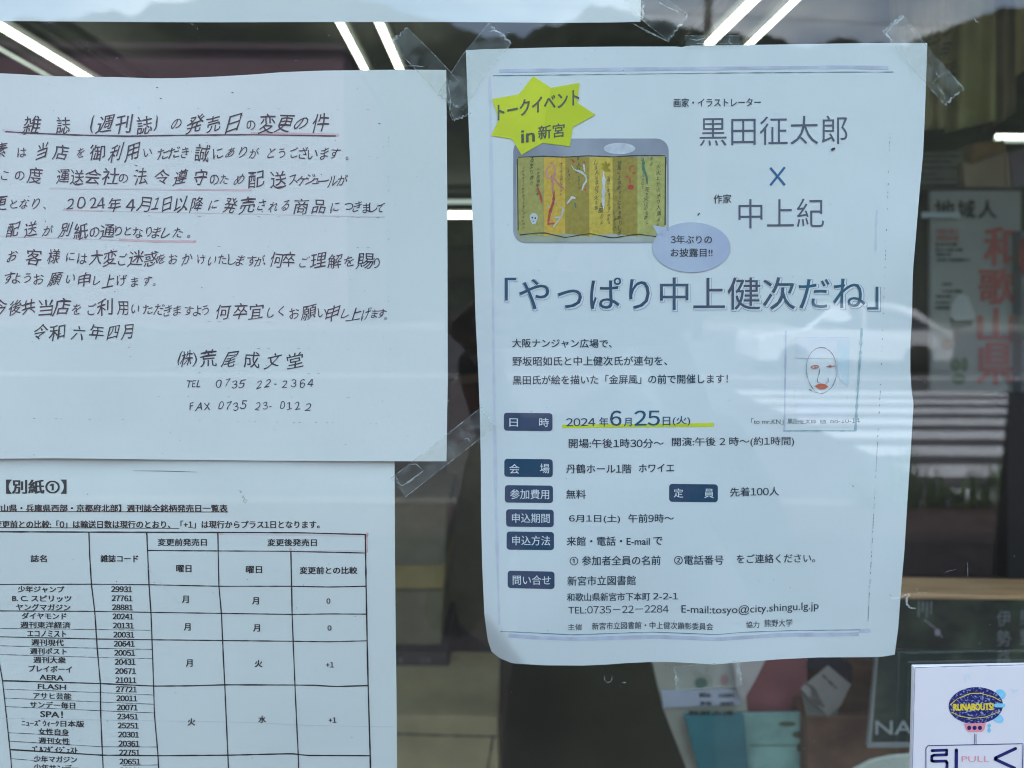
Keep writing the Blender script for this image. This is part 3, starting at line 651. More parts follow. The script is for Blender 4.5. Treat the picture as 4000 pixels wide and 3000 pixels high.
for pts, w_ in (([(-60, 2076), (0, 2077), (500, 2079), (1000, 2080), (1170, 2081), (1430, 2088)], 5), ([(578, 2150), (852, 2152), (1100, 2153), (1426, 2160)], 4),
    ([(-60, 2283), (360, 2282), (582, 2284), (855, 2290), (1140, 2290), (1290, 2293), (1430, 2290)], 4), ([(-60, 2386), (370, 2388), (590, 2392), (865, 2396), (1140, 2400), (1300, 2398), (1432, 2399)], 4),
    ([(-60, 2486), (375, 2496), (596, 2499), (870, 2502), (1145, 2505), (1290, 2507), (1433, 2503)], 4), ([(8, 2659), (390, 2670), (600, 2680), (750, 2679), (878, 2675), (1150, 2676), (1230, 2677), (1310, 2682), (1438, 2678)], 5),
    ([(38, 2928), (400, 2950), (618, 2952), (890, 2950), (1140, 2944), (1200, 2951), (1445, 2952)], 5),
    ([(347, 2078), (350, 2170), (357, 2285), (370, 2390), (380, 2540), (392, 2670), (393, 2790), (400, 2950), (406, 3060)], 4.5), ([(573, 2080), (582, 2285), (590, 2400), (600, 2680), (603, 2790), (617, 2950), (622, 3060)], 4.5),
    ([(851, 2080), (853, 2200), (855, 2290), (865, 2400), (872, 2560), (878, 2680), (890, 2950), (895, 3060)], 4.5), ([(1136, 2152), (1139, 2290), (1141, 2400), (1145, 2505), (1152, 2675), (1160, 2850), (1165, 2950), (1168, 3060)], 4.5),
    ([(1427, 2086), (1430, 2290), (1434, 2500), (1438, 2680), (1443, 2850), (1446, 2950), (1448, 3060)], 5.5), ([(-4, 2580), (10, 2662), (25, 2800), (40, 2940), (50, 3060)], 4)): g.line(pts, w_, 30, .25)
g.build('table_rule', M_TONER, t2)
g = pr2()
for pts in ([(-60, 2454), (373, 2459), (592, 2462)], [(-60, 2521), (378, 2532), (596, 2537)], [(-60, 2555), (382, 2568), (593, 2573)], [(15, 2692), (390, 2705), (600, 2715)], [(18, 2727), (392, 2742), (602, 2751)],
            [(20, 2760), (393, 2776), (602, 2785)], [(30, 2862), (270, 2874)], [(33, 2895), (400, 2917), (613, 2918)], [(40, 2963), (170, 2974)], [(480, 2990), (620, 2988)]): g.line(pts, 2.0, 20, .5)
g.build('thin_table_rule', M_TONER_THIN, t2)
rows = [('少年ジャンプ', 70, 250, 2301, '29931'), ('B. C. スピリッツ', 48, 278, 2337, '27761'), ('ヤングマガジン', 63, 274, 2371, '28881'), ('ダイヤモンド', 85, 258, 2405, '20241'), ('週刊東洋経済', 80, 275, 2440, '20131'),
        ('エコノミスト', 108, 257, 2474, '20031'), ('週刊現代', 123, 248, 2509, '20641'), ('週刊ポスト', 118, 260, 2543, '20051'), ('週刊大衆', 131, 256, 2577, '20431'), ('プレイボーイ', 112, 280, 2611, '20671'),
        ('AERA', 155, 247, 2645, '21011'), ('FLASH', 148, 257, 2681, '27721'), ('アサヒ芸能', 130, 278, 2717, '20011'), ('サンデー毎日', 117, 293, 2752, '20071'), ('SPA！', 158, 245, 2788, '23451'),
        ('ﾆｭｰｽﾞｳｨｰｸ日本版', 85, 328, 2824, '25251'), ('女性自身', 150, 268, 2857, '20301'), ('週刊女性', 151, 272, 2892, '20361'), ('ｺﾞﾙﾌﾀﾞｲｼﾞｪｽﾄ', 125, 302, 2926, '22751'), ('少年マガジン', 132, 300, 2964, '20651'), ('少年サンデー', 132, 306, 2997, '20281')]
for i, (nm, a, b, cy, code) in enumerate(rows):
    p = pr2(); h = 10 if nm.isascii() else 12.5
    p.text(nm, a, b, cy - h, cy + h, 4 if i > 8 else 2, off=.03); p.build('magazine_name', M_TONER, t2)
    cy2 = 2301 + i * 35.55 - .4 * max(0, i - 14) ; cx = 475 + i * 1.7
    p = pr2(); p.text(code, cx - 40, cx + 40, cy2 - 11, cy2 + 11, 1, off=.036); p.build('magazine_code', M_TONER, t2)
def cell(nm, t, cx, cy, w_, h_=14, sl_=0):
    p = pr2(); p.text(t, cx - w_ / 2, cx + w_ / 2, cy - h_, cy + h_, sl_, off=.03); p.build(nm, M_TONER, t2)
cell('column_title', '誌名', 151, 2182, 62); cell('column_title', '雑誌コード', 466, 2182, 146); cell('column_title', '変更前発売日', 712, 2118, 190); cell('column_title', '曜日', 718, 2221, 58)
cell('column_title', '変更後発売日', 1141, 2119, 192); cell('column_title', '曜日', 992, 2225, 62); cell('column_title', '変更前との比較', 1283, 2228, 224)
for t, x, y in (('月', 724, 2341), ('月', 731, 2449), ('月', 739, 2590), ('火', 748, 2820), ('月', 998, 2347), ('月', 1002, 2453), ('火', 1010, 2592), ('水', 1024, 2810)): cell('weekday', t, x, y, 25 if t == '月' else 29)
for t, x, y, w_ in (('0', 1283, 2348, 14), ('0', 1287, 2453, 14), ('+1', 1289, 2597, 30), ('+1', 1299, 2813, 30)): cell('shift_number', t, x, y, w_, 10)
p = pr2(); p.line([(851, 2086), (1000, 2086), (1426, 2093)], 7); p.line([(851, 2152), (1100, 2153)], 4); p.line([(1136, 2152), (1430, 2152)], 6); p.build('pink_marker_line', M_PINK2, t2, lift=.0001)
p = pr2(); p.ell(1433, 2088, 7, 9); p.line([(1433, 2088), (1434, 2152)], 8); p.ell(1433, 2152, 5, 8); p.ell(1135, 2148, 5, 8); p.line([(850, 2084), (870, 2086)], 7); p.build('pink_marker_blot', M_PINK, t2, lift=.0001)
p = pr2()
for _ in range(46):
    x, y = random.uniform(0, 1530), random.uniform(1820, 3000); p.ell(x, y, random.uniform(.7, 2), random.uniform(.7, 2), 6)
p.line([(520, 1839), (640, 1840), (770, 1844)], 2.2, taper=True); p.build('copy_speck', M_TONER_THIN, t2, kind='stuff')
p = pr2(); p.line([(0, 2806), (400, 2812), (1000, 2822), (1150, 2832), (1535, 2840)], 2.5, 40, .5); p.line([(560, 2200), (640, 2290), (700, 2360)], 2, 20, .6); p.build('drawn_crease_shade', mat('crease_shade', (.66, .68, .70), .9), t2)  # crease shading drawn as flat darker lines on the paper
p = pr2()
for pts in ([(935, 1916), (943, 1921), (938, 1926)], [(950, 1938), (955, 1948), (950, 1958), (962, 1964)], [(945, 1944), (952, 1935)], [(958, 1950), (966, 1958)]): p.line(pts, 3, 6, .4)
p.build('glue_smear', mat('glue_smear', (.45, .44, .38), .8), t2)

# --- handwritten letter
t3 = empty('paper_notice', 'large handwritten Japanese letter with pink underlined lines on the left', 'notice')
sheet('paper', [(-160, 284), (0, 286), (80, 290), (190, 297), (300, 299), (450, 301), (600, 306), (700, 305), (850, 299), (1000, 290), (1100, 282), (1250, 276), (1400, 274), (1560, 272), (1743, 273)],
      [(-160, 1793), (0, 1792), (200, 1790), (400, 1792), (700, 1796), (1000, 1799), (1300, 1801), (1744, 1802)], [(-160, 284), (-160, 1793)], [(1743, 273), (1747, 750), (1748, 1050), (1749, 1500), (1747, 1600), (1744, 1802)], d_letter, M_PAPER, t3)
def pr3(): return Print(d_letter)
K = '雑誌週刊発売変更件素当店御利用誠度運送会社法令遵守配年月日以降商品別紙通客様大迷惑何卒理解賜願申上今後共宜和六四株荒尾成文堂'
Print.pen = .12
def hl(s, xs, y0, y1=None, size=62, m=M_INK, name='handwritten_line'):
    size *= 1.1
    y1 = y0 if y1 is None else y1; p = pr3()
    assert len(s) == len(xs), (s, len(s), len(xs))
    for ch, x in zip(s, xs):
        y = y0 + (y1 - y0) * (x - xs[0]) / max(1, xs[-1] - xs[0])
        if ch in '。、': p.hand(ch, x, y + 16, size * .6); continue
        sc = size * 1.02 if ch in K else size * .74
        if ch in '-ー': p.hand(ch, x, y, size * .8); continue
        if ch in '()（）': sc = size * 1.15
        if ch.isdigit() or ch.isascii(): sc = size * .95
        p.hand(ch, x, y + random.uniform(-3, 3), sc)
    return p.build(name, m, t3)
hl('雑誌(週刊誌)の発売日の変更の件', [122, 245, 358, 412, 482, 562, 610, 688, 762, 832, 912, 978, 1042, 1110, 1176, 1250], 488, 482, 68, name='handwritten_heading')
hl('素は当店を御利用いただき誠にありがとうございます。', [2, 84, 164, 236, 315, 378, 452, 516, 576, 635, 680, 720, 792, 850, 900, 948, 992, 1060, 1100, 1150, 1184, 1220, 1268, 1310, 1354], 592, 600, 60)
hl('この度運送会社の法令遵守のため配送スケジュールが', [20, 75, 135, 245, 300, 365, 430, 480, 550, 635, 705, 780, 835, 875, 935, 1000, 1085, 1145, 1180, 1210, 1235, 1262, 1300, 1336], 685, 706, 60)
hl('更となり、2024年4月1日以降に発売される商品につきまして', [2, 55, 95, 140, 172, 275, 315, 365, 395, 446, 508, 562, 610, 652, 708, 768, 834, 898, 965, 1020, 1070, 1115, 1175, 1245, 1308, 1360, 1395, 1430, 1458, 1486], 792, 810, 58)
hl('配送が別紙の通りとなりました。', [52, 120, 185, 255, 315, 368, 418, 460, 500, 537, 582, 612, 650, 694, 734], 898, 908, 58)
hl('お客様には大変ご迷惑をおかけいたしますが、何卒ご理解を賜り', [48, 130, 208, 275, 320, 375, 430, 480, 530, 590, 630, 675, 730, 785, 830, 870, 905, 940, 982, 1014, 1030, 1080, 1130, 1190, 1244, 1310, 1364, 1425, 1470], 1003, 1022, 58)
hl('すようお願い申し上げます。', [35, 65, 105, 150, 215, 275, 330, 378, 425, 475, 525, 575, 600], 1086, 1098, 58)
hl('今後共当店をご利用いただきますよう何卒宜しくお願い申し上げ', [0, 60, 112, 178, 240, 300, 358, 410, 478, 530, 576, 620, 655, 692, 736, 770, 802, 870, 937, 1000, 1060, 1098, 1148, 1206, 1258, 1300, 1350, 1386, 1430], 1196, 1226, 59)
hl('ます。', [1462, 1490, 1505], 1222, 1226, 56, M_INK_RED)
hl('令和六年四月', [155, 222, 305, 375, 442, 496], 1298, 1300, 56)
hl('(株)荒尾成文堂', [700, 728, 760, 815, 900, 985, 1068, 1152], 1402, 1408, 60)
hl('TEL0735', [737, 758, 777, 856, 887, 916, 946], 1500, 1498, 40); hl('22-2364', [1012, 1045, 1078, 1113, 1146, 1180, 1212], 1500, 1497, 40)
hl('FAX0735', [748, 780, 808, 862, 892, 920, 950], 1585, 1584, 42); hl('23-0122', [1007, 1036, 1058, 1102, 1130, 1162, 1204], 1586, 1586, 42)
p = pr3(); p.line([(20, 514), (90, 518), (170, 522), (320, 528), (500, 532), (700, 528), (1000, 526), (1312, 531)], 4.5, 40, .3); p.build('heading_underline', M_INK, t3, lift=.0002)
for pts, w_, mm in (([(8, 507), (60, 511), (170, 519)], 7, M_PINK2), ([(980, 521), (1100, 522), (1318, 527)], 11, M_PINK), ([(170, 519), (500, 527), (980, 521)], 4, M_PINK2), ([(193, 735), (300, 736), (700, 740)], 6, M_PINK2), ([(690, 740), (980, 743)], 7, M_PINK),
                    ([(245, 820), (400, 824)], 5, M_PINK), ([(395, 824), (900, 833), (1380, 845)], 3.5, M_PINK2), ([(1370, 845), (1500, 846)], 6, M_PINK2), ([(0, 922), (230, 930), (470, 938)], 4, M_PINK2), ([(465, 936), (600, 942), (762, 943)], 9, M_PINK)):
    p = pr3(); p.line(pts, w_, 50, .2); p.ell(pts[-1][0], pts[-1][1], w_ * .6, w_ * .6, 10); p.build('pink_underline', mm, t3, lift=.0001)
p = pr3()
p.dashes((1519, 430), (1519, 1640), 70, 1.3, .4, .4); p.dashes((0, 1632), (1512, 1655), 70, 1.3, .5, .4)
for yy in (429, 850, 968, 1262, 1365, 1462, 1555): p.dashes((500, yy - 8), (1510, yy), 26, 1.0, .3, .35)
for _ in range(70):
    x, y = random.uniform(0, 1700), random.uniform(320, 1780); p.ell(x, y, random.uniform(.8, 2.2), random.uniform(.8, 2.2), 6)
for x, y in ((610, 340), (624, 383), (528, 645), (1478, 481), (904, 360)): p.line([(x, y), (x + 8, y + 3)], 3)
p.build('copy_speck', M_TONER_THIN, t3, kind='stuff')

# --- event poster
t4 = empty('event_poster', 'pale event poster with a yellow star burst and blue printed Japanese title', 'poster')
pts_top = [(1820, 196), (1900, 192), (2200, 184), (2400, 182), (2650, 181.5), (2671, 186), (2676, 181), (2700, 178), (2900, 176), (3200, 171), (3400, 168), (3622, 168)]
pts_bot = [(1920, 2545), (1950, 2570), (2000, 2591), (2060, 2595), (2130, 2599), (2280, 2600), (2370, 2596), (2450, 2590), (2560, 2585), (2620, 2586), (2700, 2590), (2790, 2596), (2880, 2588), (3050, 2575), (3200, 2568), (3400, 2567), (3450, 2565), (3495, 2557)]
pts_l = [(1820, 196), (1824, 320), (1835, 600), (1843, 800), (1850, 1000), (1858, 1250), (1868, 1450), (1874, 1600), (1878, 1800), (1879, 2000), (1883, 2200), (1892, 2400), (1905, 2500), (1920, 2545)]
pts_r = [(3622, 168), (3618, 300), (3612, 470), (3606, 600), (3592, 750), (3578, 920), (3567, 1050), (3565, 1100), (3562, 1250), (3556, 1350), (3556, 1450), (3561, 1530), (3569, 1572), (3566, 1620), (3555, 1800), (3545, 1950), (3533, 2150), (3524, 2250), (3516, 2350), (3509, 2450), (3495, 2557)]
sheet('paper', pts_top, pts_bot, pts_l, pts_r, d_poster, M_PAPER3, t4, 90, 110)
def pr4(lift=.00018): return Print(d_poster, lift)
def T(t, x0, x1, yt, yb, sl_=0, m=M_PRINT_D, name='printed_line', off=.012, bend=None, lift=.00018):
    p = pr4(lift); p.text(t, x0, x1, yt, yb, sl_, off=off, bend=bend); return p.build(name, m, t4)
# frame lines
p = pr4(); p.line([(1950, 277), (2400, 271), (3000, 265), (3300, 262), (3470, 265)], 13, 60, .15); p.line([(1985, 2482), (2100, 2491), (2250, 2496), (2560, 2487), (2700, 2492), (2800, 2497), (3050, 2480), (3355, 2477)], 15, 30, .08)
p.line([(3355, 2465), (3400, 2463)], 14); p.build('frame_band', M_LILAC, t4, lift=.0001)
p = pr4(); p.line([(1925, 295), (2300, 291), (2800, 285), (3300, 281), (3490, 281)], 2.4, 30, .6); p.line([(1955, 2467), (2000, 2468), (2100, 2473), (2240, 2480), (2400, 2474), (2550, 2469), (2680, 2474), (2800, 2479), (2900, 2470), (3100, 2463), (3360, 2460)], 2.6, 30, .4); p.build('frame_line', M_TEAL_LINE, t4)
p = pr4(); p.line([(1913, 300), (1922, 800), (1928, 1400), (1938, 2000), (1950, 2440)], 10, 60, .5); p.line([(3425, 820), (3420, 980)], 9, 30, .6); p.line([(3180, 1330), (3180, 1332)], 2); p.build('faint_frame_line', M_LILAC_F, t4, lift=.0001)  # faint printed border lines
p = pr4(); p.dashes((3477, 520), (3440, 1500), 60, 2, .5); p.dashes((3440, 1500), (3390, 2435), 70, 2.2, .75, .9)
for _ in range(60):
    x, y = random.uniform(1900, 3530), random.uniform(220, 2540); p.ell(x, y, random.uniform(.7, 1.8), random.uniform(.7, 1.8), 6)
p.line([(2725, 842), (2733, 832)], 5); p.line([(3328, 1897), (3336, 1902)], 2); p.build('copy_speck', M_TONER_THIN, t4, kind='stuff')
p = pr4(); p.ell(3255, 582, 9, 5, 12, rot=-.4); p.ell(3251, 585, 5, 4, 10); p.build('maroon_speck', mat('maroon_speck', (.05, .005, .015), .4), t4, lift=.0004)
# star burst
p = pr4(.0003); star = [(1922, 387), (2027, 368), (2083, 297), (2153, 343), (2264, 323), (2254, 400), (2326, 448), (2238, 496), (2226, 572), (2120, 558), (2037, 605), (2000, 543), (1918, 530), (1949, 466)]
p.add(star + [(2110, 450)], [(i, (i + 1) % 14, 14) for i in range(14)]); p.build('star_burst', M_YEL, t4)
p = pr4(.0003); p.poly([(2153, 343), (2264, 323), (2254, 400), (2326, 448), (2238, 496), (2226, 572), (2120, 558), (2130, 450)]); p.build('star_shade', mat('yellow_deep', (.64, .70, .012), .7), t4, lift=.00036)
M_STAR_T = mat('star_text', (.10, .11, .08), .6)
T('トークイベント', 1945, 2262, 408, 470, -62, M_STAR_T, 'star_text', .016, lift=.00046); T('in', 2037, 2088, 510, 558, -6, M_STAR_T, 'star_text', .02, lift=.00046); T('新宮', 2103, 2205, 492, 545, -12, M_STAR_T, 'star_text', .016, lift=.00046)
# photograph of a gold folding screen
def wv(x): return 4 * math.sin((x - 2020) / 45)
p = pr4(.00012); p.rrect(2005, 541, 2612, 950, 48); p.build('photo_background', mat('photo_grey', (.25, .26, .32), .75, col2=(.42, .44, .51), scale=22), t4)
p = pr4(.00018); p.rrect(2016, 620, 2606, 944, 34); p.build('photo_floor', mat('photo_floor', (.38, .40, .26), .8, col2=(.56, .60, .58), scale=26), t4)
p = pr4(.0002); p.ell(2420, 580, 62, 22, 20); p.build('photo_glare', mat('photo_glare', (.55, .58, .64), .8, col2=(.78, .80, .84), scale=160), t4)
panels = [(2023, 2125, (.42, .37, .10)), (2125, 2208, (.68, .43, .055)), (2208, 2302, (.38, .28, .045)), (2302, 2393, (.66, .48, .07)), (2393, 2490, (.37, .28, .045)), (2490, 2597, (.48, .45, .13))]
for i, (a, b, cc) in enumerate(panels):
    p = pr4(.00022); k = (-1) ** i
    def wob(x, y, a=a, b=b, k=k): return (x, y + (4 * k * ((x - a) / (b - a) - .5) if y < 700 else 12 * k * ((x - a) / (b - a) - .5) if y > 880 else 0))
    p.grid(a, 612, b, 918, 6, 12, wob); p.build('screen_panel', mat('gold_%d' % i, cc, .7, var=.22, scale=500, ramp=(.2, .8)), t4)
p = pr4(.00028); p.line([(2030, 918), (2080, 912), (2125, 909), (2208, 928), (2302, 912), (2393, 930), (2490, 914), (2560, 924), (2580, 920)], 4, 20, .4); p.line([(2023, 614), (2125, 610), (2208, 614), (2302, 608), (2393, 613), (2490, 607), (2597, 608)], 4, 20, .3)
p.line([(2600, 612), (2598, 880)], 5); p.line([(2021, 620), (2024, 900)], 4); p.build('screen_edge', mat('screen_dark', (.06, .06, .045), .8), t4)
M_SCR = mat('brush_dark', (.07, .075, .055), .8)
p = pr4(.0003)
cols = [(2044, 655, 900, 12), (2078, 625, 730, 20), (2100, 660, 760, 14), (2155, 690, 720, 14), (2192, 640, 760, 13), (2222, 670, 720, 13), (2258, 620, 670, 20), (2262, 690, 740, 12), (2330, 635, 820, 17), (2348, 800, 880, 20), (2378, 690, 870, 12), (2420, 635, 910, 17), (2400, 830, 900, 12), (2512, 620, 740, 14), (2525, 740, 880, 16), (2545, 620, 650, 18), (2572, 650, 900, 20)]
kana = 'のしまるとりかはてにをんあいうえ中上山月大人木水火風花夜'
for cx, y0, y1, s_ in cols:
    y = y0
    while y < y1:
        p.hand(random.choice(kana), cx + random.uniform(-3, 3), y, s_ * random.uniform(.8, 1.3), .03); y += s_ * 1.15
p.build('screen_writing', M_SCR, t4)
def strokes(nm, col, lst, jit=.35):
    p = pr4(.00034)
    for w_, pts in lst: p.line(pts, w_, 8, jit, taper=True)
    p.build(nm, mat(nm, col, .8, var=.2, scale=120), t4)
strokes('pink_brush', (.62, .24, .22), [(9, [(2150, 640), (2134, 665), (2138, 690), (2155, 700), (2168, 680), (2165, 648), (2150, 632)]), (8, [(2160, 690), (2178, 715), (2200, 735), (2205, 742)]), (7, [(2160, 690), (2158, 760)])])
strokes('red_brush', (.52, .08, .06), [(12, [(2165, 745), (2162, 790), (2148, 830), (2140, 880)]), (9, [(2100, 730), (2112, 765), (2118, 795)]), (7, [(2232, 622), (2245, 634)]), (9, [(2280, 636), (2284, 630)]), (10, [(2280, 738), (2290, 742)]), (5, [(2478, 648), (2462, 650), (2460, 672)]), (6, [(2440, 688), (2456, 690)]), (5, [(2460, 690), (2462, 720)]), (8, [(2470, 678), (2482, 674)]), (9, [(2140, 875), (2166, 872)])])
p = pr4(.00035); p.ell(2464, 731, 12, 10, 14); p.build('red_seal', mat('red_seal', (.5, .05, .04), .8), t4)
strokes('white_brush', (.62, .63, .62), [(8, [(2232, 645), (2242, 662), (2270, 672), (2286, 685), (2292, 705), (2280, 722), (2273, 745)]), (6, [(2280, 640), (2284, 672)]), (14, [(2357, 668), (2359, 720), (2356, 780), (2358, 815)]), (10, [(2215, 795), (2235, 770), (2248, 775)]), (8, [(2188, 808), (2200, 815), (2192, 850)]), (6, [(2165, 850), (2196, 848)]), (5, [(2190, 850), (2172, 872), (2160, 888)]), (8, [(2166, 790), (2172, 785)]), (5, [(2140, 800), (2146, 812)])])
strokes('green_brush', (.07, .20, .12), [(10, [(2512, 615), (2514, 660), (2526, 690), (2528, 720)]), (7, [(2245, 790), (2250, 812)])])
strokes('ochre_brush', (.42, .30, .02), [(16, [(2352, 640), (2370, 650), (2382, 640)]), (12, [(2350, 655), (2385, 668)]), (10, [(2366, 630), (2368, 665)])])
p = pr4(.00034); p.ell(2085, 850, 16, 18, 16); p.poly([(2073, 862), (2097, 862), (2092, 876), (2078, 876)]); p.build('white_mask', mat('mask_white', (.62, .64, .66), .8), t4)
p = pr4(.0004); p.ell(2079, 850, 3.4, 4, 8); p.ell(2091, 852, 3.4, 4, 8); p.ell(2083, 864, 3, 2, 8); p.build('mask_eyes', M_SCR, t4)
# speech bubble
p = pr4(.0004); p.ell(2701, 966, 152, 98, 40, 3); p.poly([(2549, 879), (2620, 893), (2590, 925), (2571, 921)]); p.build('speech_bubble', mat('bubble_lilac', (.48, .52, .68), .8, col2=(.56, .63, .74), scale=26), t4)
T('3年ぶりの', 2620, 2781, 919, 952, 0, m=M_PRINT_D, name='bubble_text', lift=.00055); T('お披露目!!', 2620, 2783, 970, 1003, 0, m=M_PRINT_D, name='bubble_text', lift=.00055)
# names
T('画家・イラストレーター', 2632, 2972, 384, 418, -2)
def outlined(t, x0, x1, yt, yb, sl_, m, name, off=0.0, dx=4, dy=4):
    p = pr4(.00012); p.text(t, x0 - 2, x1 + 2, yt - 2, yb + 2, sl_, off=off + .030, dx=dx, dy=dy); p.build(name + '_outline', M_HALO, t4)
    p = pr4(.00018); p.text(t, x0 - 1, x1 + 1, yt - 1, yb + 1, sl_, off=off + .018, dx=dx, dy=dy); p.build(name + '_halo', M_WHITE_P, t4)
    p = pr4(.00026); p.text(t, x0, x1, yt, yb, sl_, off=off); p.build(name, m, t4)
T('黒田征太郎', 2733, 3310, 458, 570, -8, M_NAME, 'name_text', -.004); T('中上紀', 2885, 3219, 778, 892, -4, M_NAME, 'name_text', -.004)
T('作家', 2788, 2857, 760, 795, -2)
p = pr4(); p.line([(3009, 655), (3066, 723)], 9); p.line([(3066, 653), (3009, 724)], 9); p.build('cross_sign', M_X, t4)
outlined('「やっぱり中上健次だね」', 1973, 3431, 1085, 1213, -4, M_PRINT, 'title_text', .004)
# body
T('大阪ナンジャン広場で、', 2001, 2390, 1323, 1357, 2, name='body_text'); T('野坂昭如氏と中上健次氏が連句を、', 2002, 2606, 1393, 1429, -2, name='body_text'); T('黒田氏が絵を描いた「金屏風」の前で開催します！', 2003, 2843, 1467, 1503, -6, name='body_text')
# drawing
p = pr4(.0002); p.grid(3110, 1318, 3320, 1400, 6, 3); p.grid(3110, 1570, 3315, 1640, 6, 3); p.build('drawing_wash', mat('wash_lilac', (.73, .755, .80), .8, col2=(.78, .80, .83), scale=80), t4)
p = pr4(.00022); p.poly([(3272, 1330), (3318, 1330), (3316, 1500), (3300, 1480), (3272, 1470)]); p.poly([(3270, 1470), (3316, 1440), (3312, 1512), (3290, 1490)]); p.build('drawing_wash_blue', mat('wash_blue', (.56, .72, .79), .8, col2=(.74, .80, .83), scale=70), t4)
p = pr4(); p.line([(3366, 1282), (3360, 1400), (3353, 1500), (3346, 1600), (3341, 1683)], 9, 12, .5); p.line([(3060, 1683), (3150, 1682), (3345, 1683)], 5, 20, .5); p.build('drawing_frame', mat('teal_grain', (.20, .40, .45), .8, col2=(.42, .55, .60), scale=300), t4)
p = pr4(); p.dashes((3108, 1318), (3102, 1636), 40, 2, .6); p.dashes((3320, 1318), (3308, 1620), 40, 1.8, .6); p.line([(3110, 1318), (3320, 1317)], 2, 20, .5); p.line([(3070, 1290), (3064, 1680)], 6, 30, .4); p.build('drawing_border', M_LILAC, t4)
p = pr4(.00032); o = [(3208 + 58 * math.cos(t) * (1 - .10 * math.sin(t)) + (4 if t < 1 else 0), 1447 + 90 * math.sin(t)) for t in [2 * math.pi * k / 28 for k in range(29)]]; p.line(o, 3.0, 12, .5)
p.line([(3203, 1438), (3200, 1458), (3192, 1482), (3194, 1492), (3208, 1498)], 3, 8, .5); p.line([(3234, 1476), (3236, 1490), (3226, 1498)], 3, 8, .4); p.line([(3160, 1520), (3176, 1530), (3200, 1536)], 3, 8, .4); p.build('drawn_face_line', mat('charcoal_line', (.14, .15, .20), .8, col2=(.5, .52, .56), scale=500), t4)
p = pr4(.0003); p.line([(3168, 1434), (3176, 1428), (3192, 1427), (3200, 1431), (3192, 1438), (3178, 1441), (3168, 1434)], 4, 8, .4); p.line([(3228, 1432), (3262, 1430)], 3, 8, .3); p.ell(3242, 1431, 8, 5, 10); p.ell(3185, 1434, 5, 4, 8); p.build('drawn_eye', mat('drawn_red', (.62, .24, .20), .8), t4)
p = pr4(.00034); p.poly([(3182, 1508), (3196, 1500), (3210, 1498), (3224, 1501), (3236, 1510), (3222, 1520), (3204, 1521)]); p.build('drawn_mouth', mat('drawn_mouth', (.66, .12, .05), .7), t4)
T('「to mr.KN」', 2935, 3060, 1634, 1658, 0, name='caption_text', off=0); T('黒田征太郎', 3076, 3188, 1635, 1656, -1, name='caption_text', off=0); T('画', 3205, 3226, 1634, 1655, 0, name='caption_text', off=0); T('88-10-14', 3243, 3359, 1635, 1653, -1, name='caption_text', off=0)
# badges
def badge(x0, y0, x1, y1, items, skew=2):
    p = pr4(.00016); p.rrect(x0, y0, x1, y1, 12, skew); b = p.build('badge', M_BADGE, t4)
    for t, a, c_, yt, yb in items:
        p = pr4(.0003); p.text(t, a, c_, yt, yb, 1, off=.008); o = p.build('badge_text', M_WHITE_P, b)
badge(1968, 1612, 2158, 1682, [('日', 1990, 2023, 1634, 1666), ('時', 2106, 2144, 1632, 1667)])
badge(1970, 1792, 2159, 1862, [('会', 1990, 2029, 1812, 1850), ('場', 2109, 2146, 1811, 1848)])
badge(1972, 1895, 2160, 1963, [('参加費用', 1993, 2145, 1911, 1949)])
badge(1977, 1989, 2163, 2057, [('申込期間', 2000, 2147, 2005, 2042)])
badge(1979, 2076, 2164, 2147, [('申込方法', 2001, 2149, 2092, 2130)])
badge(1983, 2229, 2166, 2297, [('問い合せ', 2003, 2151, 2247, 2284)], 4)
badge(2614, 1890, 2804, 1960, [('定', 2632, 2669, 1908, 1943), ('員', 2751, 2788, 1909, 1945)])
p = pr4(.00012); p.poly([(2196, 1659), (2500, 1656), (2788, 1652), (2788, 1667), (2500, 1669), (2196, 1672)]); p.build('yellow_underline', M_YEL, t4)
def TD(*a, **k): return T(*a, name='detail_text', **k)
TD('2024', 2212, 2325, 1634, 1665, -1, m=M_PRINT); TD('年', 2341, 2376, 1630, 1666, m=M_PRINT); TD('6', 2384, 2427, 1604, 1663, m=M_PRINT); TD('月', 2437, 2467, 1632, 1665, m=M_PRINT); TD('25', 2479, 2577, 1604, 1663, -1, m=M_PRINT); TD('日', 2589, 2618, 1628, 1662, m=M_PRINT); TD('(火)', 2628, 2696, 1625, 1663, m=M_PRINT)
TD('開場:午後1時30分～', 2222, 2592, 1714, 1750, -1); TD('開演:午後 2 時～(約1時間)', 2625, 3102, 1709, 1748, -4)
TD('丹鶴ホール1階', 2212, 2466, 1813, 1849, 0); TD('ホワイエ', 2496, 2633, 1813, 1845, -2)
TD('無料', 2212, 2288, 1913, 1948); TD('先着100人', 2852, 3043, 1905, 1940, -4)
TD('6月1日(土)', 2223, 2422, 2010, 2044); TD('午前9時～', 2455, 2632, 2008, 2042, -1)
TD('来館・電話・E-mail', 2214, 2538, 2096, 2132, -1); TD('で', 2552, 2588, 2097, 2128)
TD('① 参加者全員の名前', 2226, 2580, 2172, 2209, -2); TD('②電話番号', 2634, 2826, 2169, 2206); TD('をご連絡ください。', 2878, 3184, 2166, 2201, -4)
TD('新宮市立図書館', 2217, 2483, 2251, 2288, -3)
bd = [(2215, 0), (2400, 0), (2550, -2), (2700, 2), (2800, 4), (2900, 0), (3200, -6)]
TD('和歌山県新宮市下本町', 2215, 2539, 2317, 2349, -3, bend=None); TD('2-2-1', 2551, 2649, 2316, 2341, 0)
TD('TEL:0735－22－2284', 2220, 2612, 2368, 2397, -3, off=.004, bend=bd); TD('E-mail:tosyo@city.shingu.lg.jp', 2662, 3198, 2362, 2402, 0, off=.004, bend=[(2662, 0), (2790, 4), (2900, 2), (3198, -14)])
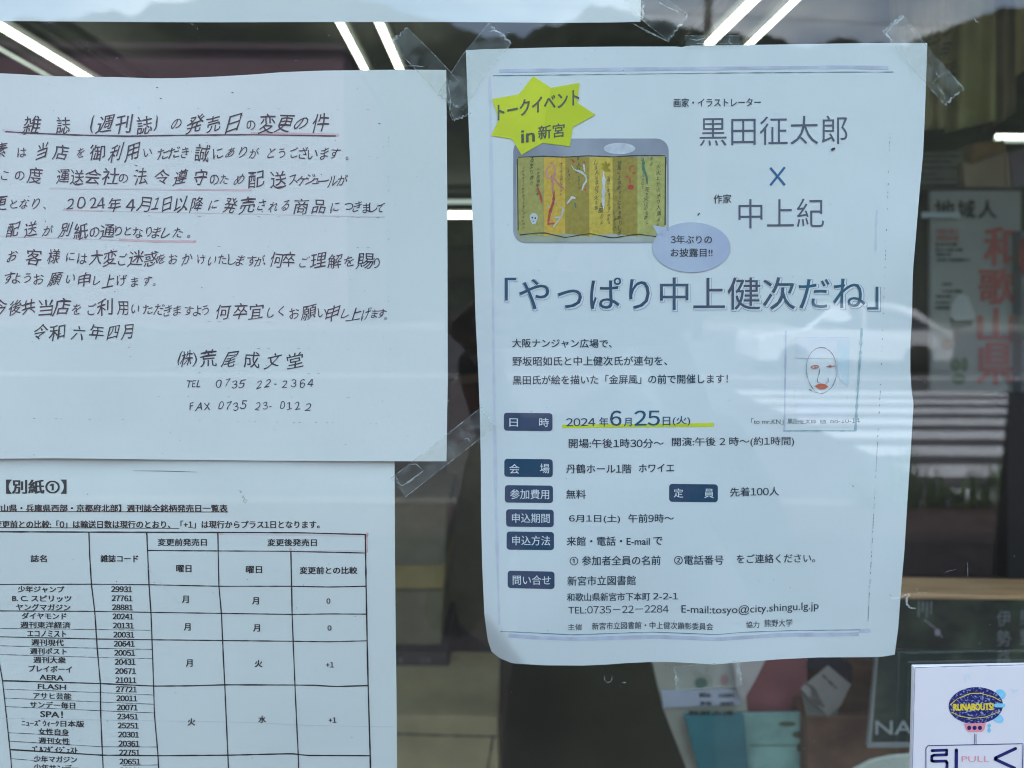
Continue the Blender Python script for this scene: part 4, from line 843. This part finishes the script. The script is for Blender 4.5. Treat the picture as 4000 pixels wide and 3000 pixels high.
M_SM = mat('small_print', (.05, .06, .085), .6)
T('主催', 2218, 2274, 2437, 2462, 0, m=M_SM, off=.006, name='credit_text'); T('新宮市立図書館・中上健次顕彰委員会', 2313, 2785, 2434, 2462, 0, m=M_SM, off=.006, name='credit_text', bend=[(2313, -2), (2500, -6), (2600, -5), (2785, 0)]); T('協力', 2914, 2966, 2427, 2453, 0, m=M_SM, off=.006, name='credit_text'); T('熊野大学', 2986, 3095, 2420, 2449, -2, m=M_SM, off=.006, name='credit_text')

# ------------------------------------------------------------------ tape
def tape(pts, w, label, d0=GB, edges=(1, 1), zig=(1, 1), creases=()):
    """strip along pts (picture coordinates) with saw-toothed ends, lying on the glass"""
    n = 10; q = resample(pts, n); root = empty('clear_tape', label, 'tape', 'pieces of clear tape on the window')
    rows = []; m_ = 9
    for i, p_ in enumerate(q):
        a, b = q[max(0, i - 1)], q[min(n, i + 1)]; dx, dy = b[0] - a[0], b[1] - a[1]; l = math.hypot(dx, dy)
        rows.append([(p_[0] - dy / l * w * (k / m_ - .5) + (dx / l * (5 if k % 2 else -3) * (-1 if i == 0 else 1) * random.uniform(.6, 1.3) if ((i == 0 and zig[0]) or (i == n and zig[1])) else 0),
                      p_[1] + dx / l * w * (k / m_ - .5) + (dy / l * (5 if k % 2 else -3) * (-1 if i == 0 else 1) * random.uniform(.6, 1.3) if ((i == 0 and zig[0]) or (i == n and zig[1])) else 0)) for k in range(m_ + 1)])
    flat = [p_ for r_ in rows for p_ in r_]; W_ = m_ + 1
    fs = [(i * W_ + k, i * W_ + k + 1, (i + 1) * W_ + k + 1, (i + 1) * W_ + k) for i in range(n) for k in range(m_)]
    mk('film', [P(x, y, d0 - .0001) for x, y in flat], fs, M_TAPE, root)
    D = lambda x, y: d0
    e = Print(D, .00022)
    if edges[0]: e.line([r_[0] for r_ in rows], 2.2, 14, .8)
    if edges[1]: e.line([r_[-1] for r_ in rows], 2.2, 14, .8)
    if zig[0]: e.line(rows[0], 6, 200, .7)
    if zig[1]: e.line(rows[-1], 6, 200, .7)
    e.build('edge_highlight', M_TAPE_HIGHLIGHT, root)  # flat whiter strips paint the highlight along sides and cut ends
    if creases:
        c_ = Print(D, .0003)
        for w_, cp in creases: c_.line(cp, w_, 7, .6, taper=True)
        c_.build('crease', M_CURL, root)
    return root
tape([(1558, 140), (1680, 262), (1760, 350)], 92, 'clear tape strip at the top right corner of the handwritten letter', zig=(1, 0),
     creases=((7, [(1505, 175), (1520, 165), (1530, 185), (1522, 200), (1535, 215), (1530, 225), (1548, 240), (1560, 255), (1574, 258)]), (5, [(1512, 172), (1516, 190), (1530, 205)]), (3, [(1575, 258), (1620, 257), (1660, 261)]), (4, [(1540, 150), (1550, 138)])))
tape([(1952, 132), (1860, 240), (1760, 400), (1790, 470)][:3], 118, 'clear tape strip crossing the top left corner of the poster', zig=(1, 1),
     creases=((6, [(1905, 126), (1930, 118), (1962, 130), (1980, 155), (2000, 170)]), (4, [(1748, 310), (1752, 340), (1760, 400), (1756, 440), (1768, 470)]), (3, [(1752, 312), (1775, 336)])))
tape([(1806, 455), (1778, 380), (1800, 300)][::-1], 70, 'short clear tape end below the top left corner of the poster', edges=(0, 1), zig=(0, 1))
tape([(2480, -40), (2560, 40), (2648, 108)], 125, 'clear tape strip beside the lower right corner of the top sheet', zig=(0, 1),
     creases=((8, [(2505, 5), (2515, 20), (2508, 35), (2514, 55), (2506, 75), (2520, 84), (2530, 82)]), (6, [(2470, 90), (2520, 118), (2590, 152), (2615, 165)]), (4, [(2560, 0), (2600, 25), (2670, 55)])))
tape([(2677, 160), (2780, 160), (2892, 160)], 40, 'short wrinkled tape piece over the middle of the poster top edge', zig=(0, 0), edges=(1, 1),
     creases=((4, [(2690, 150), (2720, 158), (2750, 150)]), (5, [(2752, 146), (2760, 160), (2770, 150), (2778, 166), (2790, 150), (2800, 168), (2812, 152)]), (3, [(2850, 150), (2846, 165), (2858, 170)]), (3, [(2700, 168), (2760, 172), (2830, 171), (2890, 172)])))
tape([(3488, 92), (3600, 235), (3728, 375)], 98, 'long clear tape strip over the top right corner of the poster', zig=(1, 1),
     creases=((7, [(3462, 128), (3480, 112), (3500, 90), (3530, 68)]), (6, [(3462, 130), (3475, 148), (3490, 163)]), (4, [(3500, 162), (3540, 162)]), (7, [(3725, 300), (3740, 325), (3762, 340)]), (5, [(3680, 398), (3692, 385), (3685, 365), (3660, 335)]), (3, [(3640, 330), (3665, 300), (3700, 280)]), (4, [(3655, 280), (3662, 295)])))
tape([(1905, 1630), (1760, 1745), (1555, 1905)], 92, 'long clear tape strip at the lower right corner of the handwritten letter', zig=(1, 0),
     creases=((6, [(1548, 1880), (1570, 1898), (1600, 1880), (1655, 1838)]), (4, [(1545, 1860), (1560, 1885)]), (3, [(1600, 1815), (1625, 1812), (1650, 1835)]), (3, [(1810, 1716), (1828, 1712), (1838, 1730)])))
tape([(2640, 2650), (2770, 2640), (2890, 2628)], 92, 'clear tape piece under the bottom edge of the poster', edges=(1, 1), zig=(1, 1),
     creases=((7, [(2645, 2628), (2640, 2645), (2648, 2655), (2640, 2665)]), (3, [(2876, 2588), (2884, 2640), (2890, 2675)]), (3, [(2820, 2690), (2860, 2684), (2896, 2675)])))
r_ = empty('tape_scrap', 'curled scrap of torn tape at the lower right edge of the poster', 'tape scrap')
e = Print(lambda x, y: 0.0, .0004)
for w_, cp in ((6, [(3473, 2322), (3490, 2336), (3515, 2336), (3540, 2322), (3558, 2320)]), (4, [(3476, 2336), (3500, 2342), (3520, 2340)]), (8, [(3556, 2320), (3542, 2335), (3542, 2360), (3556, 2375), (3578, 2376)]), (2, [(3560, 2322), (3590, 2316), (3625, 2314)])): e.line(cp, w_, 6, .4, taper=True)
e.build('scrap', M_CURL, r_)
r_ = empty('glass_marks', 'small scratches and dried drips on the glass', 'marks'); r_['kind'] = 'stuff'
e = Print(lambda x, y: 0.0, .0003)
for w_, cp in ((2.5, [(2362, 2640), (2362, 2655), (2372, 2666), (2384, 2664), (2391, 2652), (2390, 2640)]), (4, [(2430, 2664), (2438, 2667), (2445, 2665)]), (2, [(2422, 2678), (2430, 2687)]), (4, [(2868, 2888), (2872, 2892)]), (2, [(3450, 2968), (3470, 2976), (3480, 2990)]), (4, [(3806, 70), (3812, 84), (3822, 86)]), (1.5, [(3690, 2240), (3700, 2232), (3735, 2224)]), (1.5, [(3780, 2195), (3781, 2255)]), (3, [(745, 92), (755, 96)]), (2, [(770, 108), (773, 116)]), (3, [(3597, 2747), (3600, 2744)]), (4, [(1748, 1562), (1754, 1568)]),
              (4, [(2791, 100), (2795, 112)]), (3, [(2598, 2592), (2600, 2600)]), (3, [(3150, 2575), (3156, 2582)])): e.line(cp, w_, 5, .4, taper=True)
for _ in range(90):
    x, y = random.choice([(random.uniform(3540, 4000), random.uniform(600, 2560)), (random.uniform(1560, 3500), random.uniform(2620, 2990)), (random.uniform(0, 2600), random.uniform(95, 260))]); e.ell(x, y, random.uniform(1, 2.4), random.uniform(1, 2.4), 6)
e.build('mark', M_CURL, r_)['kind'] = 'stuff'

# ------------------------------------------------------------------ door plate, stuck on the outside
dp = empty('door_plate', 'white acrylic door plate with an airship picture at the lower right', 'sign')
M_PLATE = mat('acrylic_white', (.75, .755, .765), .25, spec=.5, var=.01, scale=20); YD = -.0034
slab('plate', [(3571, 2606), (4300, 2593), (4300, 3500), (3556, 3500), (3562, 3000)], YD, .0031, M_PLATE, dp, .0006)
def prd(l=.0001): return Print(lambda x, y: YD, l)
M_NAVY = mat('navy_print', (.018, .02, .14), .5); M_NAVY_T = mat('navy_grain', (.012, .015, .13), .6, col2=(.30, .36, .56), scale=900, ramp=(.52, .66))
M_CY = mat('cyan_print', (.20, .58, .76), .5, col2=(.32, .66, .80), scale=200); M_PK = mat('pink_print', (.80, .30, .33), .5); M_YL = mat('yellow_print', (.82, .66, .05), .5)
p = prd(.0001); p.ell(3908, 2712, 22, 19, 18, rot=.6); p.ell(3898, 2806, 24, 17, 18, rot=.5); p.ell(3864, 2834, 7, 8, 12); p.ell(3864, 2854, 7, 9, 12); p.line([(3864, 2838), (3864, 2850)], 4); p.build('airship_fin', M_CY, dp)
p = prd(.00016); p.ell(3812, 2756, 106, 72, 48, 2, rot=-.03); p.build('airship_balloon', M_NAVY_T, dp)
p = prd(.00022); p.line([(3711, 2754), (3740, 2729), (3790, 2709), (3830, 2708), (3880, 2722), (3911, 2739)], 2.6, 10, .3); p.line([(3717, 2782), (3750, 2798), (3800, 2806), (3850, 2801), (3906, 2778)], 2.6, 10, .3); p.text('RUNABOUTS!', 3725, 3880, 2750, 2776, -3, off=.05); p.build('airship_lettering', M_YL, dp)
p = prd(.00022); p.rrect(3884, 2748, 3927, 2763, 6); p.build('airship_tail', M_CY, dp)
p = prd(.00018); p.poly([(3767, 2826), (3851, 2824), (3846, 2848), (3836, 2859), (3784, 2860), (3772, 2848)]); p.build('airship_gondola', M_PK, dp)
p = prd(.00026)
for x in (3786, 3807, 3828): p.ell(x, 2843, 8, 8.5, 14)
p.line([(3807, 2866), (3807, 2908)], 2); p.line([(3813, 2866), (3813, 2908)], 2); p.line([(3617, 3060), (3617, 2913), (3997, 2905), (3992, 3060)], 3, 20); p.build('plate_frame', M_NAVY, dp)
p = prd(.0002)
def rl(pts, w_):
    p.line(pts, w_, 8)
    for q in pts: p.ell(q[0], q[1], w_ / 2, w_ / 2, 14)
rl([(3641, 2932), (3698, 2930), (3698, 2948), (3648, 2950), (3640, 2954), (3640, 2972), (3646, 2974), (3696, 2973), (3700, 2980), (3698, 3030)], 11); rl([(3736, 2930), (3735, 3060)], 13); rl([(3967, 2924), (3890, 2960), (3888, 2966), (3964, 3001)], 12); p.build('plate_lettering', M_NAVY, dp)
p = prd(.0002); p.text('PULL', 3757, 3865, 2954, 2976, -1, off=-.008); p.build('plate_small_lettering', M_PK, dp)
p = prd(.0001)
for cp in ([(3770, 2662), (3769, 2640), (3778, 2634), (3788, 2638), (3788, 2648), (3780, 2650)], [(3858, 2653), (3866, 2660)], [(3948, 2692), (3958, 2694), (3962, 2708), (3968, 2696), (3978, 2694)]): p.line(cp, 2.6, 5, .6)
p.build('worn_print', mat('worn_cyan', (.50, .72, .80), .5), dp)
p = prd(.0001); p.line([(3574, 2608), (3700, 2604), (4000, 2597)], 3.5, 20, .4); p.line([(3574, 2608), (3569, 2800), (3564, 3000)], 3, 20, .3); p.build('plate_bevel', mat('acrylic_edge', (.30, .34, .42), .3), dp)
# ------------------------------------------------------------------ the photographer, only seen mirrored in the glass
def skin(name, joints, bones, m, parent, root=0, sub=2):
    me = bpy.data.meshes.new(name); me.from_pydata([j[0] for j in joints], bones, []); me.materials.append(m)
    o = bpy.data.objects.new(name, me); COL.objects.link(o); o.parent = parent
    o.modifiers.new('s', 'SKIN'); o.modifiers.new('d', 'SUBSURF').levels = sub; o.modifiers['d'].render_levels = sub; o.modifiers['s'].use_smooth_shade = True
    for i, j in enumerate(joints):
        r_ = j[1]; me.skin_vertices[0].data[i].radius = r_ if isinstance(r_, tuple) else (r_, r_); me.skin_vertices[0].data[i].use_root = (i == root)
    return o
pr = empty('person', 'person in dark clothes holding up a phone, mirrored in the window', 'person')
M_CLOTH = mat('dark_shirt', (.018, .018, .022), .9, var=.15, scale=20, bump=.3, bscale=60); M_SKIN = mat('skin', (.38, .22, .15), .55); M_HAIR = mat('hair', (.012, .01, .009), .6)
bx, by = .17, -.82
J = [((bx, by, .98), (.15, .11)), ((bx, by, 1.15), (.14, .10)), ((bx, by, 1.33), (.16, .11)), ((bx, by, 1.43), (.08, .07)), ((bx, by + .01, 1.50), .055),
     ((bx - .17, by, 1.40), .06), ((bx - .27, by + .10, 1.13), .048), ((bx + .17, by, 1.40), .06), ((bx + .27, by + .10, 1.15), .048),
     ((bx - .10, by, .88), .10), ((bx - .11, by + .02, .50), .07), ((bx - .12, by - .02, .08), .045), ((bx + .10, by, .88), .10), ((bx + .12, by + .02, .50), .07), ((bx + .13, by - .02, .08), .045),
     ((bx - .13, by + .12, .035), .04), ((bx + .14, by + .12, .035), .04), ((bx - .16, by + .27, 1.40), .035), ((bx + .08, by + .27, 1.42), .035), ((-.045, -.46, 1.585), .026), ((.165, -.46, 1.60), .026)]
Bn = [(0, 1), (1, 2), (2, 3), (3, 4), (2, 5), (5, 6), (2, 7), (7, 8), (0, 9), (9, 10), (10, 11), (0, 12), (12, 13), (13, 14), (11, 15), (14, 16), (6, 17), (8, 18), (17, 19), (18, 20)]
skin('body', J, Bn, M_CLOTH, pr)
bm = bmesh.new(); bmesh.ops.create_uvsphere(bm, u_segments=28, v_segments=20, radius=.1)
for v in bm.verts:
    x, y, z = v.co
    v.co.x *= .76; v.co.z *= 1.2; v.co.y *= .95
    if z < 0: v.co.x *= 1 + z * 3.0; v.co.y += .012 * (-z / .1)
    if y > .08 and abs(x) < .03 and -.03 < z < .012: v.co.y += .02 * (1 - abs(x) / .03)
    if y > .06 and .01 < z < .035 and .02 < abs(x) < .05: v.co.y -= .008
me = bpy.data.meshes.new('head'); bm.to_mesh(me); bm.free(); me.materials.append(M_SKIN); me.polygons.foreach_set('use_smooth', [True] * len(me.polygons))
hd = bpy.data.objects.new('head', me); COL.objects.link(hd); hd.parent = pr; hd.location = (bx - .03, by + .03, 1.645); hd.rotation_euler = (R(4), 0, R(12))
for s in (-1, 1):
    e_ = tube('ear', [(s * .076, 0, -.02), (s * .083, -.006, .0), (s * .078, 0, .025)], [.008, .014, .009], M_SKIN, hd); box('eye', (s * .03 - .011, .083, .008), (s * .03 + .011, .089, .016), M_HAIR, hd, .002)
box('mouth', (-.02, .086, -.052), (.02, .093, -.046), mat('lips', (.30, .10, .09), .5), hd, .002)
bm = bmesh.new(); bmesh.ops.create_uvsphere(bm, u_segments=28, v_segments=20, radius=.108)
bmesh.ops.delete(bm, geom=[v for v in bm.verts if (v.co.y > .03 and v.co.z < .055) or v.co.z < -.05], context='VERTS')
for v in bm.verts: v.co.x *= .78; v.co.z *= 1.18; v.co.y *= .97; v.co += Vector((0, -.004, .004)) * (1 + random.uniform(-.6, .6))
me = bpy.data.meshes.new('hair'); bm.to_mesh(me); bm.free(); me.materials.append(M_HAIR)
hr = bpy.data.objects.new('hair', me); COL.objects.link(hr); hr.parent = hd
for s, cx, cz in ((-1, -.035, 1.60), (1, .155, 1.61)):       # two hands gripping the phone's short ends
    wr = Vector((cx - s * 0.0, -.452, cz - .012)); inw = Vector((-s, 0, 0))
    Jh = [(tuple(wr), .022), (tuple(wr + Vector((0, .03, .015))), (.034, .014)), (tuple(wr + Vector((0, .05, .03))), (.036, .013))]; Bh = [(0, 1), (1, 2)]
    for k, ln in enumerate((.9, 1.0, .95, .78)):
        b0 = wr + Vector((0, .048, .045 - .019 * k)); n0 = len(Jh)
        Jh += [(tuple(b0), .0085), (tuple(b0 + Vector((-s * .004, .022 * ln, .002))), .008), (tuple(b0 + inw * .022 * ln + Vector((0, .034, .002))), .0075), (tuple(b0 + inw * .040 * ln + Vector((0, .033, .001))), .0065)]
        Bh += [(2, n0), (n0, n0 + 1), (n0 + 1, n0 + 2), (n0 + 2, n0 + 3)]
    n0 = len(Jh); Jh += [(tuple(wr + Vector((0, .02, .035))), .011), (tuple(wr + inw * .02 + Vector((0, .045, .05))), .010), (tuple(wr + inw * .04 + Vector((0, .062, .045))), .008)]; Bh += [(1, n0), (n0, n0 + 1), (n0 + 1, n0 + 2)]
    skin('hand', Jh, Bh, M_SKIN, pr, 0, 2)
ph = empty('phone', 'dark phone held up in front of the window', 'phone')
M_PH = mat('phone_back', (.02, .022, .026), .3)
b = box('body', (-.018, -.385, 1.592), (.138, -.377, 1.668), M_PH, ph, .003)
tube('lens', [(0, -.377, 1.65), (0, -.374, 1.65)], .008, mat('lens', (.01, .01, .012), .1), ph, seg=20)
tube('lens', [(.022, -.377, 1.65), (.022, -.374, 1.65)], .007, bpy.data.materials['lens'], ph, seg=20)
